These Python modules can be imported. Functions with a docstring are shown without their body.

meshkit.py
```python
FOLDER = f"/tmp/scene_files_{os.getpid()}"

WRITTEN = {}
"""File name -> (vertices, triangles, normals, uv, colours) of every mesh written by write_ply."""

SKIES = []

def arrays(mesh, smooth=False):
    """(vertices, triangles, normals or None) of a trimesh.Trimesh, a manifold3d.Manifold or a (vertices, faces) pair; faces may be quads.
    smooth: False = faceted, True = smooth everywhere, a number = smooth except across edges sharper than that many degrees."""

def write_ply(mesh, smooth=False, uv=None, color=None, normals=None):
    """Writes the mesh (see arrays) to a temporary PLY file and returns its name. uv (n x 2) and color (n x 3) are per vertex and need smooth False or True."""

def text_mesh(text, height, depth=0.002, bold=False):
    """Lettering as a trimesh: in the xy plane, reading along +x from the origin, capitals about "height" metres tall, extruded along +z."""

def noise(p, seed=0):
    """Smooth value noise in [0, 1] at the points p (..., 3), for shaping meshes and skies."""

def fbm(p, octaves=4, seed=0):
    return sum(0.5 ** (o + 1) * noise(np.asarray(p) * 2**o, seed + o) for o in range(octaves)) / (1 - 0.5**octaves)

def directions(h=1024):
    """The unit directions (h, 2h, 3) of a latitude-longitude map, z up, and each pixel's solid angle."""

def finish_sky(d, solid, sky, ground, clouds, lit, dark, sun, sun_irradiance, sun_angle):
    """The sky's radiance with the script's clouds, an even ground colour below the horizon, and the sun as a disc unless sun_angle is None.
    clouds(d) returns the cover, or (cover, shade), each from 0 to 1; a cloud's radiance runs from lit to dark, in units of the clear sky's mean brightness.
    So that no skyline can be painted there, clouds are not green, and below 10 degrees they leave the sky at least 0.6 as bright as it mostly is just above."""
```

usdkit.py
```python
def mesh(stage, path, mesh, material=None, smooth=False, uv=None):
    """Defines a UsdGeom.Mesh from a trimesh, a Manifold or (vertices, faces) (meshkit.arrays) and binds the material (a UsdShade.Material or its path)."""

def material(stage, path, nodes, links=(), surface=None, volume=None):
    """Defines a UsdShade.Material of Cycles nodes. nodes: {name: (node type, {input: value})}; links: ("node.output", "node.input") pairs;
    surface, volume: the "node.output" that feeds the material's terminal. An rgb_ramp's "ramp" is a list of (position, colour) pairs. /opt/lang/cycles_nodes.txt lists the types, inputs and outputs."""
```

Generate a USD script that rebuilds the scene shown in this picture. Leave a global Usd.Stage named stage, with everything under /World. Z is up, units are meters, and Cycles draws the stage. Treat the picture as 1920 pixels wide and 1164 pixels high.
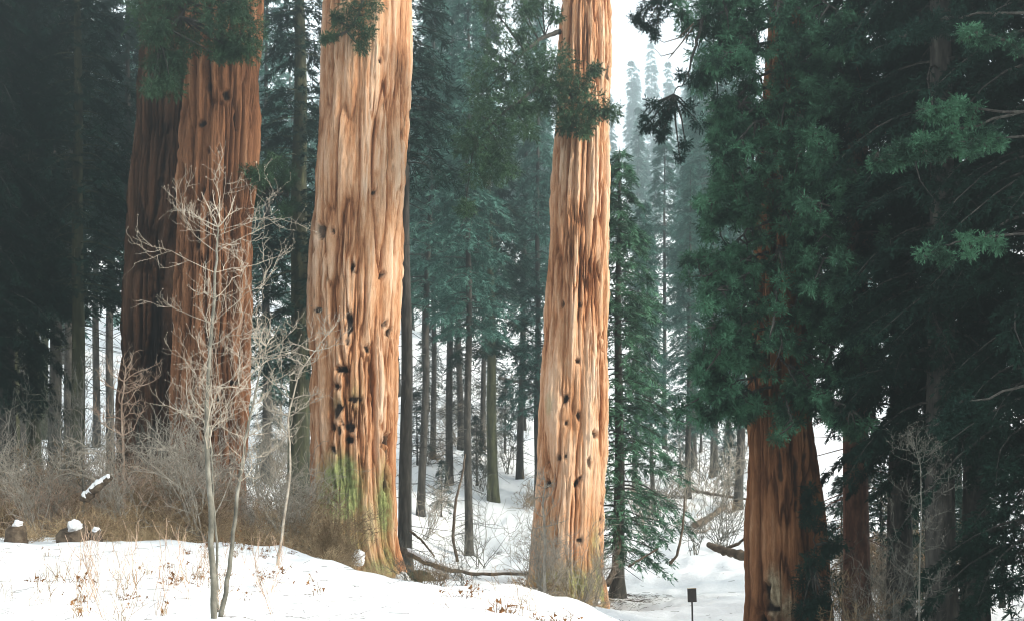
import math
import numpy as np
import trimesh
import usdkit, meshkit
from pxr import Usd, UsdGeom, UsdLux, UsdShade, Gf, Sdf, Vt
from scipy.interpolate import PchipInterpolator, RBFInterpolator, RegularGridInterpolator

stage = Usd.Stage.CreateInMemory()
UsdGeom.SetStageUpAxis(stage, "Z")
UsdGeom.SetStageMetersPerUnit(stage, 1.0)
UsdGeom.Xform.Define(stage, "/World")
UsdGeom.Scope.Define(stage, "/World/Looks")

# ------------------------------------------------------------------ camera, sky, sun, exposure
CZ = 1.7                      # eye height, metres
F = 50.0 / 36.0 * 1920.0      # focal length in photo pixels
HROW = 900.0                  # the horizon's row in the photo
cam = UsdGeom.Camera.Define(stage, "/World/camera")
cam.CreateProjectionAttr("perspective")
cam.CreateFocalLengthAttr(50.0)
cam.CreateHorizontalApertureAttr(36.0)
cam.CreateVerticalApertureAttr(36.0 * 1164 / 1920)
cam.CreateVerticalApertureOffsetAttr((HROW - 582) / 1920 * 36.0)
cam.CreateClippingRangeAttr(Gf.Vec2f(0.1, 3000))
cam.CreateExposureAttr(2.76)
cx_ = UsdGeom.Xformable(cam.GetPrim())
cx_.AddTranslateOp().Set(Gf.Vec3d(0, 0, CZ))
cx_.AddRotateXOp().Set(90.0)

SUN = np.array([0.90, -0.36, 0.42]); SUN /= np.linalg.norm(SUN)
SUN_EL = math.asin(SUN[2]); SUN_ROT = math.atan2(SUN[0], SUN[1])
sky_mat = usdkit.material(stage, "/World/Looks/sky_look", {
    "tc": ("texture_coordinate", {}),
    "map": ("mapping", {"scale": (1.0, 1.0, 2.2)}),
    "sky": ("sky_texture", {"sky_type": "single_scattering", "sun_disc": False, "sun_elevation": SUN_EL, "sun_rotation": SUN_ROT}),
    "n": ("noise_texture", {"scale": 2.2, "detail": 5.0, "roughness": 0.55}),
    "cover": ("map_range", {"from_min": 0.25, "from_max": 0.75, "to_min": 0.80, "to_max": 0.98, "clamp": True}),
    "shade": ("rgb_ramp", {"ramp": [(0.3, (5.6, 6.1, 6.4)), (0.7, (7.8, 8.2, 8.4))]}),
    "cloud": ("mix", {"mix_type": "mix"}),
    "bg": ("background_shader", {"strength": 0.05}),
}, [("tc.generated", "map.vector"), ("map.vector", "n.vector"), ("n.fac", "cover.value"), ("n.fac", "shade.fac"), ("cover.result", "cloud.fac"),
    ("sky.color", "cloud.color1"), ("shade.color", "cloud.color2"), ("cloud.color", "bg.color")], surface="bg.background")
dome = UsdLux.DomeLight.Define(stage, "/World/sky")
UsdShade.MaterialBindingAPI.Apply(dome.GetPrim()).Bind(sky_mat)
sun = UsdLux.DistantLight.Define(stage, "/World/sun")
sun.CreateNormalizeAttr(True)
sun.CreateIntensityAttr(0.40)
sun.CreateAngleAttr(14.0)
sun.CreateColorAttr(Gf.Vec3f(1.0, 0.91, 0.79))
q = Gf.Rotation(Gf.Vec3d(0, 0, 1), Gf.Vec3d(*map(float, SUN)))
UsdGeom.Xformable(sun.GetPrim()).AddTransformOp().Set(Gf.Matrix4d().SetRotate(q))
HAZE_DENSITY = 0.0020

# ------------------------------------------------------------------ helpers
_used = {}


def numbered(parent, name):
    k = _used.get((parent, name), 0)
    _used[(parent, name)] = k + 1
    return f"{parent}/{name}" if k == 0 else f"{parent}/{name}_{k:03d}"


def tag(prim, label=None, category=None, group=None, kind=None):
    for k, v in (("label", label), ("category", category), ("group", group), ("kind", kind)):
        if v:
            prim.SetCustomDataByKey(k, v)


def thing(name, label, category, loc=(0, 0, 0), rotz=0.0, group=None, scale=None, kind=None, tilt=None):
    x = UsdGeom.Xform.Define(stage, numbered("/World", name))
    x.AddTranslateOp().Set(Gf.Vec3d(*map(float, loc)))
    if rotz:
        x.AddRotateZOp().Set(float(rotz))
    if tilt:
        x.AddRotateXYZOp().Set(Gf.Vec3f(*map(float, tilt)))
    if scale is not None:
        x.AddScaleOp().Set(Gf.Vec3f(*map(float, np.broadcast_to(scale, 3))))
    tag(x.GetPrim(), label, category, group, kind)
    return x.GetPrim()


def part(parent, name, mesh, mat, smooth=False, label=None, kind=None, prim_vars=None):
    base = str(parent.GetPath()) if parent is not None else "/World"
    m = usdkit.mesh(stage, numbered(base, name), mesh, M[mat], smooth)
    if prim_vars:
        for k, a in prim_vars.items():
            UsdGeom.PrimvarsAPI(m).CreatePrimvar(k, Sdf.ValueTypeNames.FloatArray, "vertex").Set(Vt.FloatArray.FromNumpy(np.asarray(a, np.float32)))
    tag(m.GetPrim(), label, kind=kind)
    return m.GetPrim()


stage.CreateClassPrim("/World/kinds")


def kind_root(name):
    return UsdGeom.Xform.Define(stage, numbered("/World/kinds", name)).GetPrim()


def place(kind_prim, name, label, category, loc, rotz=0.0, group=None, scale=None, tilt=None):
    p = thing(name, label, category, loc, rotz, group, scale, tilt=tilt)
    p.GetReferences().AddInternalReference(kind_prim.GetPath())
    p.SetInstanceable(True)
    return p


def Wp(px, row, D):
    return np.array([(px - 960.0) / F * D, D, CZ + (HROW - row) / F * D])


def unit(v):
    v = np.asarray(v, float)
    return v / np.maximum(np.linalg.norm(v, axis=-1, keepdims=True), 1e-9)


def join(parts):
    vs, fs, n = [], [], 0
    for v, f in parts:
        vs.append(v); fs.append(np.asarray(f) + n); n += len(v)
    return np.vstack(vs), np.vstack(fs)


def tube(path, radii, sides=8, cap=True):
    path = np.asarray(path, float); radii = np.broadcast_to(radii, len(path)).astype(float)
    t = unit(np.gradient(path, axis=0))
    up = np.array([0, 0, 1.0]) if abs(t[:, 2]).mean() < 0.8 else np.array([1.0, 0, 0])
    a = unit(np.cross(t, up)); b = np.cross(t, a)
    th = np.arange(sides) * 2 * np.pi / sides
    ring = path[:, None] + radii[:, None, None] * (np.cos(th)[None, :, None] * a[:, None] + np.sin(th)[None, :, None] * b[:, None])
    n = len(path)
    v = ring.reshape(-1, 3)
    i = (np.arange(n - 1)[:, None] * sides + np.arange(sides)[None]).ravel()
    j = (np.arange(n - 1)[:, None] * sides + (np.arange(sides)[None] + 1) % sides).ravel()
    f = np.vstack([np.stack([i, i + sides, j], 1), np.stack([j, i + sides, j + sides], 1)])
    if cap:
        v = np.vstack([v, path[:1], path[-1:]])
        k = np.arange(sides); k2 = (k + 1) % sides; o = (n - 1) * sides
        f = np.vstack([f, np.stack([np.full(sides, n * sides), k, k2], 1), np.stack([np.full(sides, n * sides + 1), o + k2, o + k], 1)])
    return v, f


def segs(A, B, ra, rb, sides=3):
    """Open tapered prisms from A to B, many at once."""
    A, B = np.asarray(A, float), np.asarray(B, float)
    n = len(A)
    t = unit(B - A)
    ref = np.where(np.abs(t[:, 2:3]) < 0.9, np.array([[0, 0, 1.0]]), np.array([[1.0, 0, 0]]))
    a = unit(np.cross(t, ref)); b = np.cross(t, a)
    th = np.arange(sides) * 2 * np.pi / sides
    off = np.cos(th)[None, :, None] * a[:, None] + np.sin(th)[None, :, None] * b[:, None]
    ra = np.broadcast_to(ra, n)[:, None, None]; rb = np.broadcast_to(rb, n)[:, None, None]
    v = np.concatenate([A[:, None] + ra * off, B[:, None] + rb * off], 1).reshape(-1, 3)
    k = np.arange(sides); k2 = (k + 1) % sides
    f1 = np.stack([k, k + sides, k2], 1); f2 = np.stack([k2, k + sides, k2 + sides], 1)
    f = (np.arange(n)[:, None, None] * 2 * sides + np.vstack([f1, f2])[None]).reshape(-1, 3)
    return v, f


def sprays(P, Dv, size, K, rng, flat=0.8, width=0.13, length=0.5, normal=None):
    """Needle sprays: for each point a twig axis that carries K pointed fingers, in a fan (flat=1) or all round (flat=0)."""
    P = np.asarray(P, float); N = len(P); d = unit(Dv)
    size = np.broadcast_to(size, N).astype(float)
    up = np.array([0, 0, 1.0]) + rng.normal(0, 0.35, (N, 3)) if normal is None else normal
    s = unit(np.cross(d, up)); n = np.cross(s, d)
    t = (np.arange(K) + rng.random((N, K))) / K
    sgn = np.where(np.arange(K) % 2 == 0, 1.0, -1.0)[None]
    roll = rng.normal(0, 1, (N, K)) * (1 - flat) * 2.2
    side = sgn[..., None] * (np.cos(roll)[..., None] * s[:, None] + np.sin(roll)[..., None] * n[:, None])
    ang = np.radians(62) * (1 - t) + np.radians(8) + rng.normal(0, 0.15, (N, K))
    fd = np.cos(ang)[..., None] * d[:, None] + np.sin(ang)[..., None] * side + rng.normal(0, 0.10, (N, K, 3))
    base = P[:, None] + d[:, None] * (size[:, None] * t * 0.85)[..., None]
    L = size[:, None] * length * (1 - 0.55 * t) * rng.uniform(0.7, 1.25, (N, K))
    w = size[:, None] * width * rng.uniform(0.7, 1.3, (N, K))
    wd = unit(np.cross(fd, n[:, None] + rng.normal(0, 0.5, (N, K, 3)))) * w[..., None] * 0.5
    tip = base + fd * L[..., None]
    v = np.stack([base + wd * 1.1, tip, base - wd * 1.1], 2).reshape(-1, 3)
    return v, np.arange(N * K * 3).reshape(-1, 3)


def clumps(C, R, per, rng, size=0.42, K=9, width=0.10, down=0.35, squash=0.8):
    """Tufted foliage in balls round C: per tufts for each ball, pointing outward and drooping."""
    C = np.asarray(C, float); R = np.broadcast_to(R, len(C)).astype(float)
    i = np.repeat(np.arange(len(C)), per)
    u = unit(rng.normal(0, 1, (len(i), 3)))
    rad = R[i] * rng.random(len(i)) ** 0.55
    P = C[i] + u * rad[:, None] * np.array([1, 1, squash])
    d = u * 0.8 + rng.normal(0, 0.45, u.shape) + np.array([0, 0, -down])
    return sprays(P, d, size * rng.uniform(0.7, 1.25, len(i)), K, rng, flat=0.35, width=width)


# ------------------------------------------------------------------ materials
M = {}


def noisy(name, ramp, scale=(1, 1, 1), detail=5, rough=0.9, bump=0.0, bump_scale=None, extra=None, spec=0.2, nscale=1.0, translucent=None, island=0.0):
    nodes = {
        "g": ("geometry", {}),
        "mp": ("mapping", {"scale": scale}),
        "n": ("noise_texture", {"scale": nscale, "detail": float(detail), "roughness": 0.6}),
        "r": ("rgb_ramp", {"ramp": ramp}),
        "p": ("principled_bsdf", {"roughness": rough, "specular_ior_level": spec}),
    }
    links = [("g.position", "mp.vector"), ("mp.vector", "n.vector"), ("r.color", "p.base_color")]
    if island:
        nodes["ri"] = ("math", {"math_type": "multiply_add", "value2": island, "value3": -island / 2})
        nodes["ad"] = ("math", {"math_type": "add", "use_clamp": True})
        links += [("g.random_per_island", "ri.value1"), ("ri.value", "ad.value1"), ("n.fac", "ad.value2"), ("ad.value", "r.fac")]
    else:
        links += [("n.fac", "r.fac")]
    surface = "p.BSDF"
    if bump:
        nodes["mb"] = ("mapping", {"scale": bump_scale or scale})
        nodes["nb"] = ("noise_texture", {"scale": nscale, "detail": 6.0, "roughness": 0.65})
        nodes["b"] = ("bump", {"strength": bump, "distance": 0.06})
        links += [("g.position", "mb.vector"), ("mb.vector", "nb.vector"), ("nb.fac", "b.height"), ("b.normal", "p.normal")]
    if translucent:
        nodes["t"] = ("translucent_bsdf", {})
        nodes["mx"] = ("mix_closure", {"fac": translucent})
        links += [("r.color", "t.color"), ("p.BSDF", "mx.closure1"), ("t.BSDF", "mx.closure2")]
        surface = "mx.closure"
    M[name] = usdkit.material(stage, "/World/Looks/" + name, nodes, links, surface=surface)


def sequoia_bark(name, ramp, char_col=(0.022, 0.015, 0.012), moss_a=(0.12, 0.135, 0.045), moss_b=(0.37, 0.40, 0.17)):
    nodes = {
        "g": ("geometry", {}),
        "mp": ("mapping", {"scale": (6.0, 6.0, 0.26)}),
        "n": ("noise_texture", {"scale": 1.0, "detail": 7.0, "roughness": 0.62, "distortion": 0.4}),
        "mp2": ("mapping", {"scale": (12.0, 12.0, 1.0)}),
        "n2": ("noise_texture", {"scale": 1.0, "detail": 5.0, "roughness": 0.78, "distortion": 0.5}),
        "n3": ("noise_texture", {"scale": 0.45, "detail": 4.0, "roughness": 0.6}),
        "h": ("attribute", {"attribute": "height"}),
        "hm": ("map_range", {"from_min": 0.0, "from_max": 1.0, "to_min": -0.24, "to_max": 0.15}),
        "a1": ("math", {"math_type": "multiply_add", "value2": 0.34}),
        "a2": ("math", {"math_type": "multiply_add", "value2": 0.46}),
        "a3": ("math", {"math_type": "multiply_add", "value2": 0.30}),
        "r": ("rgb_ramp", {"ramp": ramp}),
        "char": ("attribute", {"attribute": "char"}),
        "moss": ("attribute", {"attribute": "moss"}),
        "nm": ("noise_texture", {"scale": 5.0, "detail": 6.0, "roughness": 0.7}),
        "mm": ("math", {"math_type": "multiply_add", "value2": 1.5, "value3": -0.55}),
        "mf": ("math", {"math_type": "multiply_add", "value2": 1.0}),
        "ms": ("math", {"math_type": "multiply", "use_clamp": True}),
        "mr": ("rgb_ramp", {"ramp": [(0.35, moss_a), (0.65, moss_b)]}),
        "cc": ("math", {"math_type": "multiply_add", "value2": 0.7, "value3": -0.35}),
        "cf": ("math", {"math_type": "multiply_add", "value2": 1.0}),
        "cs": ("math", {"math_type": "multiply", "use_clamp": True}),
        "m1": ("mix", {}), "m2": ("mix", {"color2": char_col}),
        "b": ("bump", {"strength": 1.0, "distance": 0.09}),
        "p": ("principled_bsdf", {"roughness": 0.92, "specular_ior_level": 0.12}),
    }
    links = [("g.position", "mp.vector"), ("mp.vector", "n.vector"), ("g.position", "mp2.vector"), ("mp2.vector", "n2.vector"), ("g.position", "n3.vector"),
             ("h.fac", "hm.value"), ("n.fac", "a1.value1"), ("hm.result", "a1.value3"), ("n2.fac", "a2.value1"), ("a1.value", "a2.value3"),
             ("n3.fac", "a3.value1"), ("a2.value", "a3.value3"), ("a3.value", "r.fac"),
             ("g.position", "nm.vector"), ("nm.fac", "mm.value1"), ("moss.fac", "mf.value1"), ("mm.value", "mf.value3"), ("mf.value", "ms.value1"), ("moss.fac", "ms.value2"),
             ("nm.fac", "mr.fac"), ("nm.fac", "cc.value1"), ("char.fac", "cf.value1"), ("cc.value", "cf.value3"), ("cf.value", "cs.value1"), ("char.fac", "cs.value2"),
             ("ms.value", "m1.fac"), ("r.color", "m1.color1"), ("mr.color", "m1.color2"), ("cs.value", "m2.fac"), ("m1.color", "m2.color1"), ("m2.color", "p.base_color"),
             ("n2.fac", "b.height"), ("b.normal", "p.normal")]
    nodes["ms"][1]["value2"] = 1.0
    M[name] = usdkit.material(stage, "/World/Looks/" + name, nodes, links, surface="p.BSDF")


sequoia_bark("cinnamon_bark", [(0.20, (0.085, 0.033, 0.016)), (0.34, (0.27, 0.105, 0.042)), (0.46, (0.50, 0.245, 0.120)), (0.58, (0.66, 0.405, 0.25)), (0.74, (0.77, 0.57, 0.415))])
sequoia_bark("shadowed_bark", [(0.26, (0.022, 0.012, 0.008)), (0.46, (0.062, 0.031, 0.018)), (0.62, (0.11, 0.055, 0.032)), (0.80, (0.20, 0.125, 0.08))])  # rear trunk stands in shadow; that darkness is put into this ramp
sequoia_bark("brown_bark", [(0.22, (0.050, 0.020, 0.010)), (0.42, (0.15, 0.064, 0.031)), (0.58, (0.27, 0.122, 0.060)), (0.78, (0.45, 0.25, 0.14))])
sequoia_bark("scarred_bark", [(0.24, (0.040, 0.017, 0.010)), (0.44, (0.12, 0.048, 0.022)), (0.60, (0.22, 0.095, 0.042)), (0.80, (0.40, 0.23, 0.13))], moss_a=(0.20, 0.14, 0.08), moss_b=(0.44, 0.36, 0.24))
noisy("snow", [(0.3, (0.66, 0.665, 0.675)), (0.7, (0.77, 0.77, 0.772))], scale=(0.8, 0.8, 0.8), rough=0.75, bump=0.7, bump_scale=(6, 6, 6), spec=0.25)
noisy("fir_bark", [(0.3, (0.020, 0.018, 0.016)), (0.5, (0.046, 0.042, 0.036)), (0.7, (0.095, 0.087, 0.073))], scale=(7, 7, 1.6), bump=0.9, bump_scale=(9, 9, 2.2))
noisy("mossy_bark", [(0.3, (0.028, 0.03, 0.020)), (0.5, (0.060, 0.062, 0.036)), (0.7, (0.11, 0.115, 0.06))], scale=(5, 5, 1.0), bump=0.9, bump_scale=(9, 9, 2.2))
noisy("red_bark", [(0.3, (0.055, 0.028, 0.020)), (0.5, (0.13, 0.058, 0.038)), (0.7, (0.21, 0.105, 0.07))], scale=(8, 8, 2.5), bump=0.9, bump_scale=(12, 12, 4))
noisy("log_bark", [(0.3, (0.03, 0.022, 0.016)), (0.5, (0.09, 0.065, 0.045)), (0.7, (0.17, 0.13, 0.09))], scale=(5, 5, 5), bump=0.9)
noisy("needles_dark", [(0.25, (0.009, 0.024, 0.018)), (0.5, (0.019, 0.050, 0.036)), (0.75, (0.040, 0.095, 0.065))], scale=(1.3, 1.3, 1.3), rough=0.8, spec=0.08, translucent=0.18, island=0.35, detail=3)  # dark needle tone that carries shade of the close wood in its colour
noisy("needles_shaded", [(0.25, (0.006, 0.017, 0.012)), (0.5, (0.011, 0.034, 0.022)), (0.78, (0.028, 0.080, 0.052))], scale=(1.0, 1.0, 1.0), rough=0.8, spec=0.08, translucent=0.15, island=0.3, detail=3)  # darkest needles: gloom of the outer woods put into the colour
noisy("needles_blue", [(0.25, (0.030, 0.090, 0.070)), (0.5, (0.068, 0.172, 0.134)), (0.75, (0.13, 0.26, 0.21))], scale=(0.9, 0.9, 0.9), rough=0.6, spec=0.3, translucent=0.2, island=0.35, detail=3)
noisy("needles_green", [(0.25, (0.026, 0.062, 0.030)), (0.48, (0.075, 0.150, 0.070)), (0.68, (0.16, 0.235, 0.11)), (0.82, (0.22, 0.20, 0.085))], scale=(1.6, 1.6, 1.6), rough=0.6, spec=0.3, translucent=0.2, island=0.4, detail=3)
noisy("needles_teal", [(0.22, (0.014, 0.046, 0.025)), (0.42, (0.078, 0.205, 0.112)), (0.60, (0.145, 0.31, 0.18)), (0.80, (0.22, 0.40, 0.26))], scale=(1.5, 1.5, 1.5), rough=0.6, spec=0.3, translucent=0.2, island=0.4, detail=3)
noisy("pale_twig", [(0.3, (0.17, 0.14, 0.11)), (0.5, (0.29, 0.25, 0.20)), (0.7, (0.43, 0.385, 0.32))], scale=(6, 6, 6), bump=0.3)
noisy("grey_twig", [(0.3, (0.06, 0.058, 0.047)), (0.5, (0.115, 0.108, 0.088)), (0.7, (0.20, 0.19, 0.16))], scale=(6, 6, 6))
noisy("pink_twig", [(0.3, (0.20, 0.13, 0.09)), (0.5, (0.36, 0.25, 0.18)), (0.7, (0.50, 0.38, 0.29))], scale=(4, 4, 4))
noisy("straw", [(0.3, (0.26, 0.17, 0.09)), (0.5, (0.42, 0.30, 0.17)), (0.7, (0.58, 0.46, 0.29))], scale=(3, 3, 3))
noisy("brown_twig", [(0.3, (0.10, 0.066, 0.036)), (0.5, (0.22, 0.15, 0.085)), (0.7, (0.38, 0.28, 0.17))], scale=(2, 2, 2))
noisy("dry_leaf", [(0.3, (0.16, 0.075, 0.03)), (0.5, (0.34, 0.17, 0.06)), (0.7, (0.50, 0.30, 0.12))], scale=(3, 3, 3), translucent=0.2, island=0.5)
noisy("litter", [(0.3, (0.05, 0.03, 0.018)), (0.5, (0.12, 0.075, 0.045)), (0.7, (0.25, 0.17, 0.10))], scale=(3, 3, 3), island=0.5)
noisy("sign_brown", [(0.3, (0.025, 0.020, 0.017)), (0.7, (0.05, 0.038, 0.032))], scale=(9, 9, 9), rough=0.6)
noisy("pale_wood", [(0.3, (0.30, 0.21, 0.12)), (0.5, (0.44, 0.34, 0.21)), (0.7, (0.55, 0.45, 0.30))], scale=(6, 6, 2), bump=0.5)

# ------------------------------------------------------------------ terrain
GP = np.array([  # (column, row, depth) of ground that the photo shows or implies
    (-300, 1164, 15), (0, 1164, 15), (400, 1172, 15), (700, 1168, 15), (1000, 1175, 15), (1130, 1215, 15), (1300, 1290, 15), (1600, 1330, 15), (2200, 1330, 15),
    (-300, 1300, 9), (400, 1300, 9), (1000, 1310, 9), (1500, 1430, 9), (2300, 1450, 9),
    (-300, 1070, 25), (0, 1074, 25), (250, 1076, 25), (500, 1085, 25), (640, 1096, 25), (760, 1106, 25), (900, 1104, 25), (1050, 1108, 25), (1130, 1166, 25), (1300, 1230, 25), (1600, 1260, 25), (2200, 1260, 25),
    (-300, 1006, 36), (0, 1008, 36), (200, 1016, 36), (400, 1018, 36), (560, 1036, 36), (640, 1050, 36), (740, 1110, 36), (900, 1130, 36), (1050, 1140, 36), (1140, 1185, 38), (1300, 1195, 38), (1600, 1215, 38), (2200, 1200, 38),
    (-300, 980, 55), (0, 985, 55), (200, 1000, 54), (400, 1020, 54), (560, 1035, 55), (660, 1070, 56), (745, 1098, 56), (880, 1090, 56), (1000, 1080, 56), (1140, 1150, 56), (1270, 1120, 56), (1480, 1130, 56), (1650, 1110, 56), (2200, 1080, 56),
    (-300, 930, 75), (0, 930, 75), (200, 930, 75), (400, 940, 75), (560, 985, 75), (760, 1050, 75), (870, 1062, 84), (1000, 1040, 80), (1160, 1040, 78), (1300, 1030, 78), (1500, 1010, 80), (1700, 1020, 75), (2200, 980, 75),
    (-300, 800, 105), (0, 800, 105), (200, 800, 105), (500, 860, 105), (813, 850, 107), (905, 840, 112), (1000, 860, 110), (1300, 890, 110), (1600, 900, 105), (2200, 880, 105),
    (-300, 640, 150), (0, 640, 150), (300, 640, 150), (600, 680, 150), (900, 715, 150), (1100, 740, 150), (1300, 770, 150), (1600, 790, 150), (2200, 760, 150),
    (-300, 520, 220), (300, 530, 220), (900, 590, 220), (1200, 620, 220), (1600, 640, 220), (2200, 620, 220),
    (-300, 420, 320), (300, 430, 320), (900, 490, 320), (1200, 500, 320), (1600, 520, 320), (2200, 500, 320),
    (300, 390, 450), (1200, 420, 450), (2200, 450, 450), (300, 380, 650), (1200, 360, 650), (2200, 400, 650),
], float)
GW = np.stack([(GP[:, 0] - 960) / F, np.log(GP[:, 2] + 12.0)], 1)
GZ = CZ + (HROW - GP[:, 1]) / F * GP[:, 2]
_rbf = RBFInterpolator(GW * np.array([2.2, 1.0]), GZ, kernel="linear", smoothing=0.02)


def raw_ground(x, y):
    yy = np.clip(y, 8.0, 600.0)
    a = np.clip(x / yy, -0.55, 0.55)
    return _rbf(np.stack([a * 2.2, np.log(yy + 12.0)], -1).reshape(-1, 2)).reshape(np.shape(x))


def spaced(lo, hi, fine_lo, fine_hi, fine, grow):
    a = list(np.arange(fine_lo, fine_hi + 1e-6, fine))
    s = fine
    while a[-1] < hi:
        s *= grow; a.append(a[-1] + s)
    s = fine
    while a[0] > lo:
        s *= grow; a.insert(0, a[0] - s)
    return np.array(a)


gx = spaced(-420, 520, -20, 20, 0.20, 1.055)
gy = spaced(-60, 545, 12, 44, 0.20, 1.03)
GX, GY = np.meshgrid(gx, gy, indexing="ij")
g0x, g0y = spaced(-440, 560, -30, 30, 0.8, 1.10), spaced(-80, 640, 6, 70, 0.8, 1.06)
c0 = RegularGridInterpolator((g0x, g0y), raw_ground(*np.meshgrid(g0x, g0y, indexing="ij")), bounds_error=False, fill_value=None)
GH = c0(np.stack([GX, GY], -1))


def bumps(x, y):
    p = np.stack([x, y, 0 * x], -1)
    far = np.clip((y - 40) / 60, 0, 1)
    return (meshkit.fbm(p / 3.1, 4, 3) - 0.5) * (0.42 + 1.2 * far) + (meshkit.fbm(p / 0.62, 3, 9) - 0.5) * 0.27


GH = GH + bumps(GX, GY)
for bx, by in ((-6.2, 56), (2.4, 56), (8.2, 42), (-12.0, 54)):   # the snow sinks round the warm trunks
    GH = GH - 0.45 * np.exp(-(((GX - bx) ** 2 + (GY - by) ** 2) / 3.1 ** 2) ** 2)
# trodden track across the bank
tr = np.array([Wp(380, 1142, 19)[:2], Wp(560, 1134, 19.8)[:2], Wp(760, 1108, 23.5)[:2], Wp(860, 1100, 24.5)[:2]])
tx = np.linspace(0, 1, 60)
trk = np.stack([np.interp(tx, np.linspace(0, 1, 4), tr[:, k]) for k in (0, 1)], 1)
near = (GY > 15) & (GY < 28) & (np.abs(GX) < 8)
dd = np.min(np.linalg.norm(np.stack([GX[near], GY[near]], -1)[:, None] - trk[None], axis=-1), 1)
GH[near] -= 0.09 * np.exp(-(dd / 0.28) ** 2) - 0.05 * np.exp(-((dd - 0.5) / 0.25) ** 2)
_gi = RegularGridInterpolator((gx, gy), GH, bounds_error=False, fill_value=None)


def ground(x, y):
    return _gi(np.stack([np.asarray(x, float), np.asarray(y, float)], -1))


ix = np.arange(len(gx) * len(gy)).reshape(len(gx), len(gy))
gf = np.stack([ix[:-1, :-1].ravel(), ix[1:, :-1].ravel(), ix[1:, 1:].ravel(), ix[:-1, 1:].ravel()], 1)
snow_ground = part(None, "snow_ground", (np.stack([GX, GY, GH], -1).reshape(-1, 3), gf), "snow", smooth=True)
tag(snow_ground, "white snow cover over the bank, the hollow and the slope behind", "snow", kind="structure")

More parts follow.
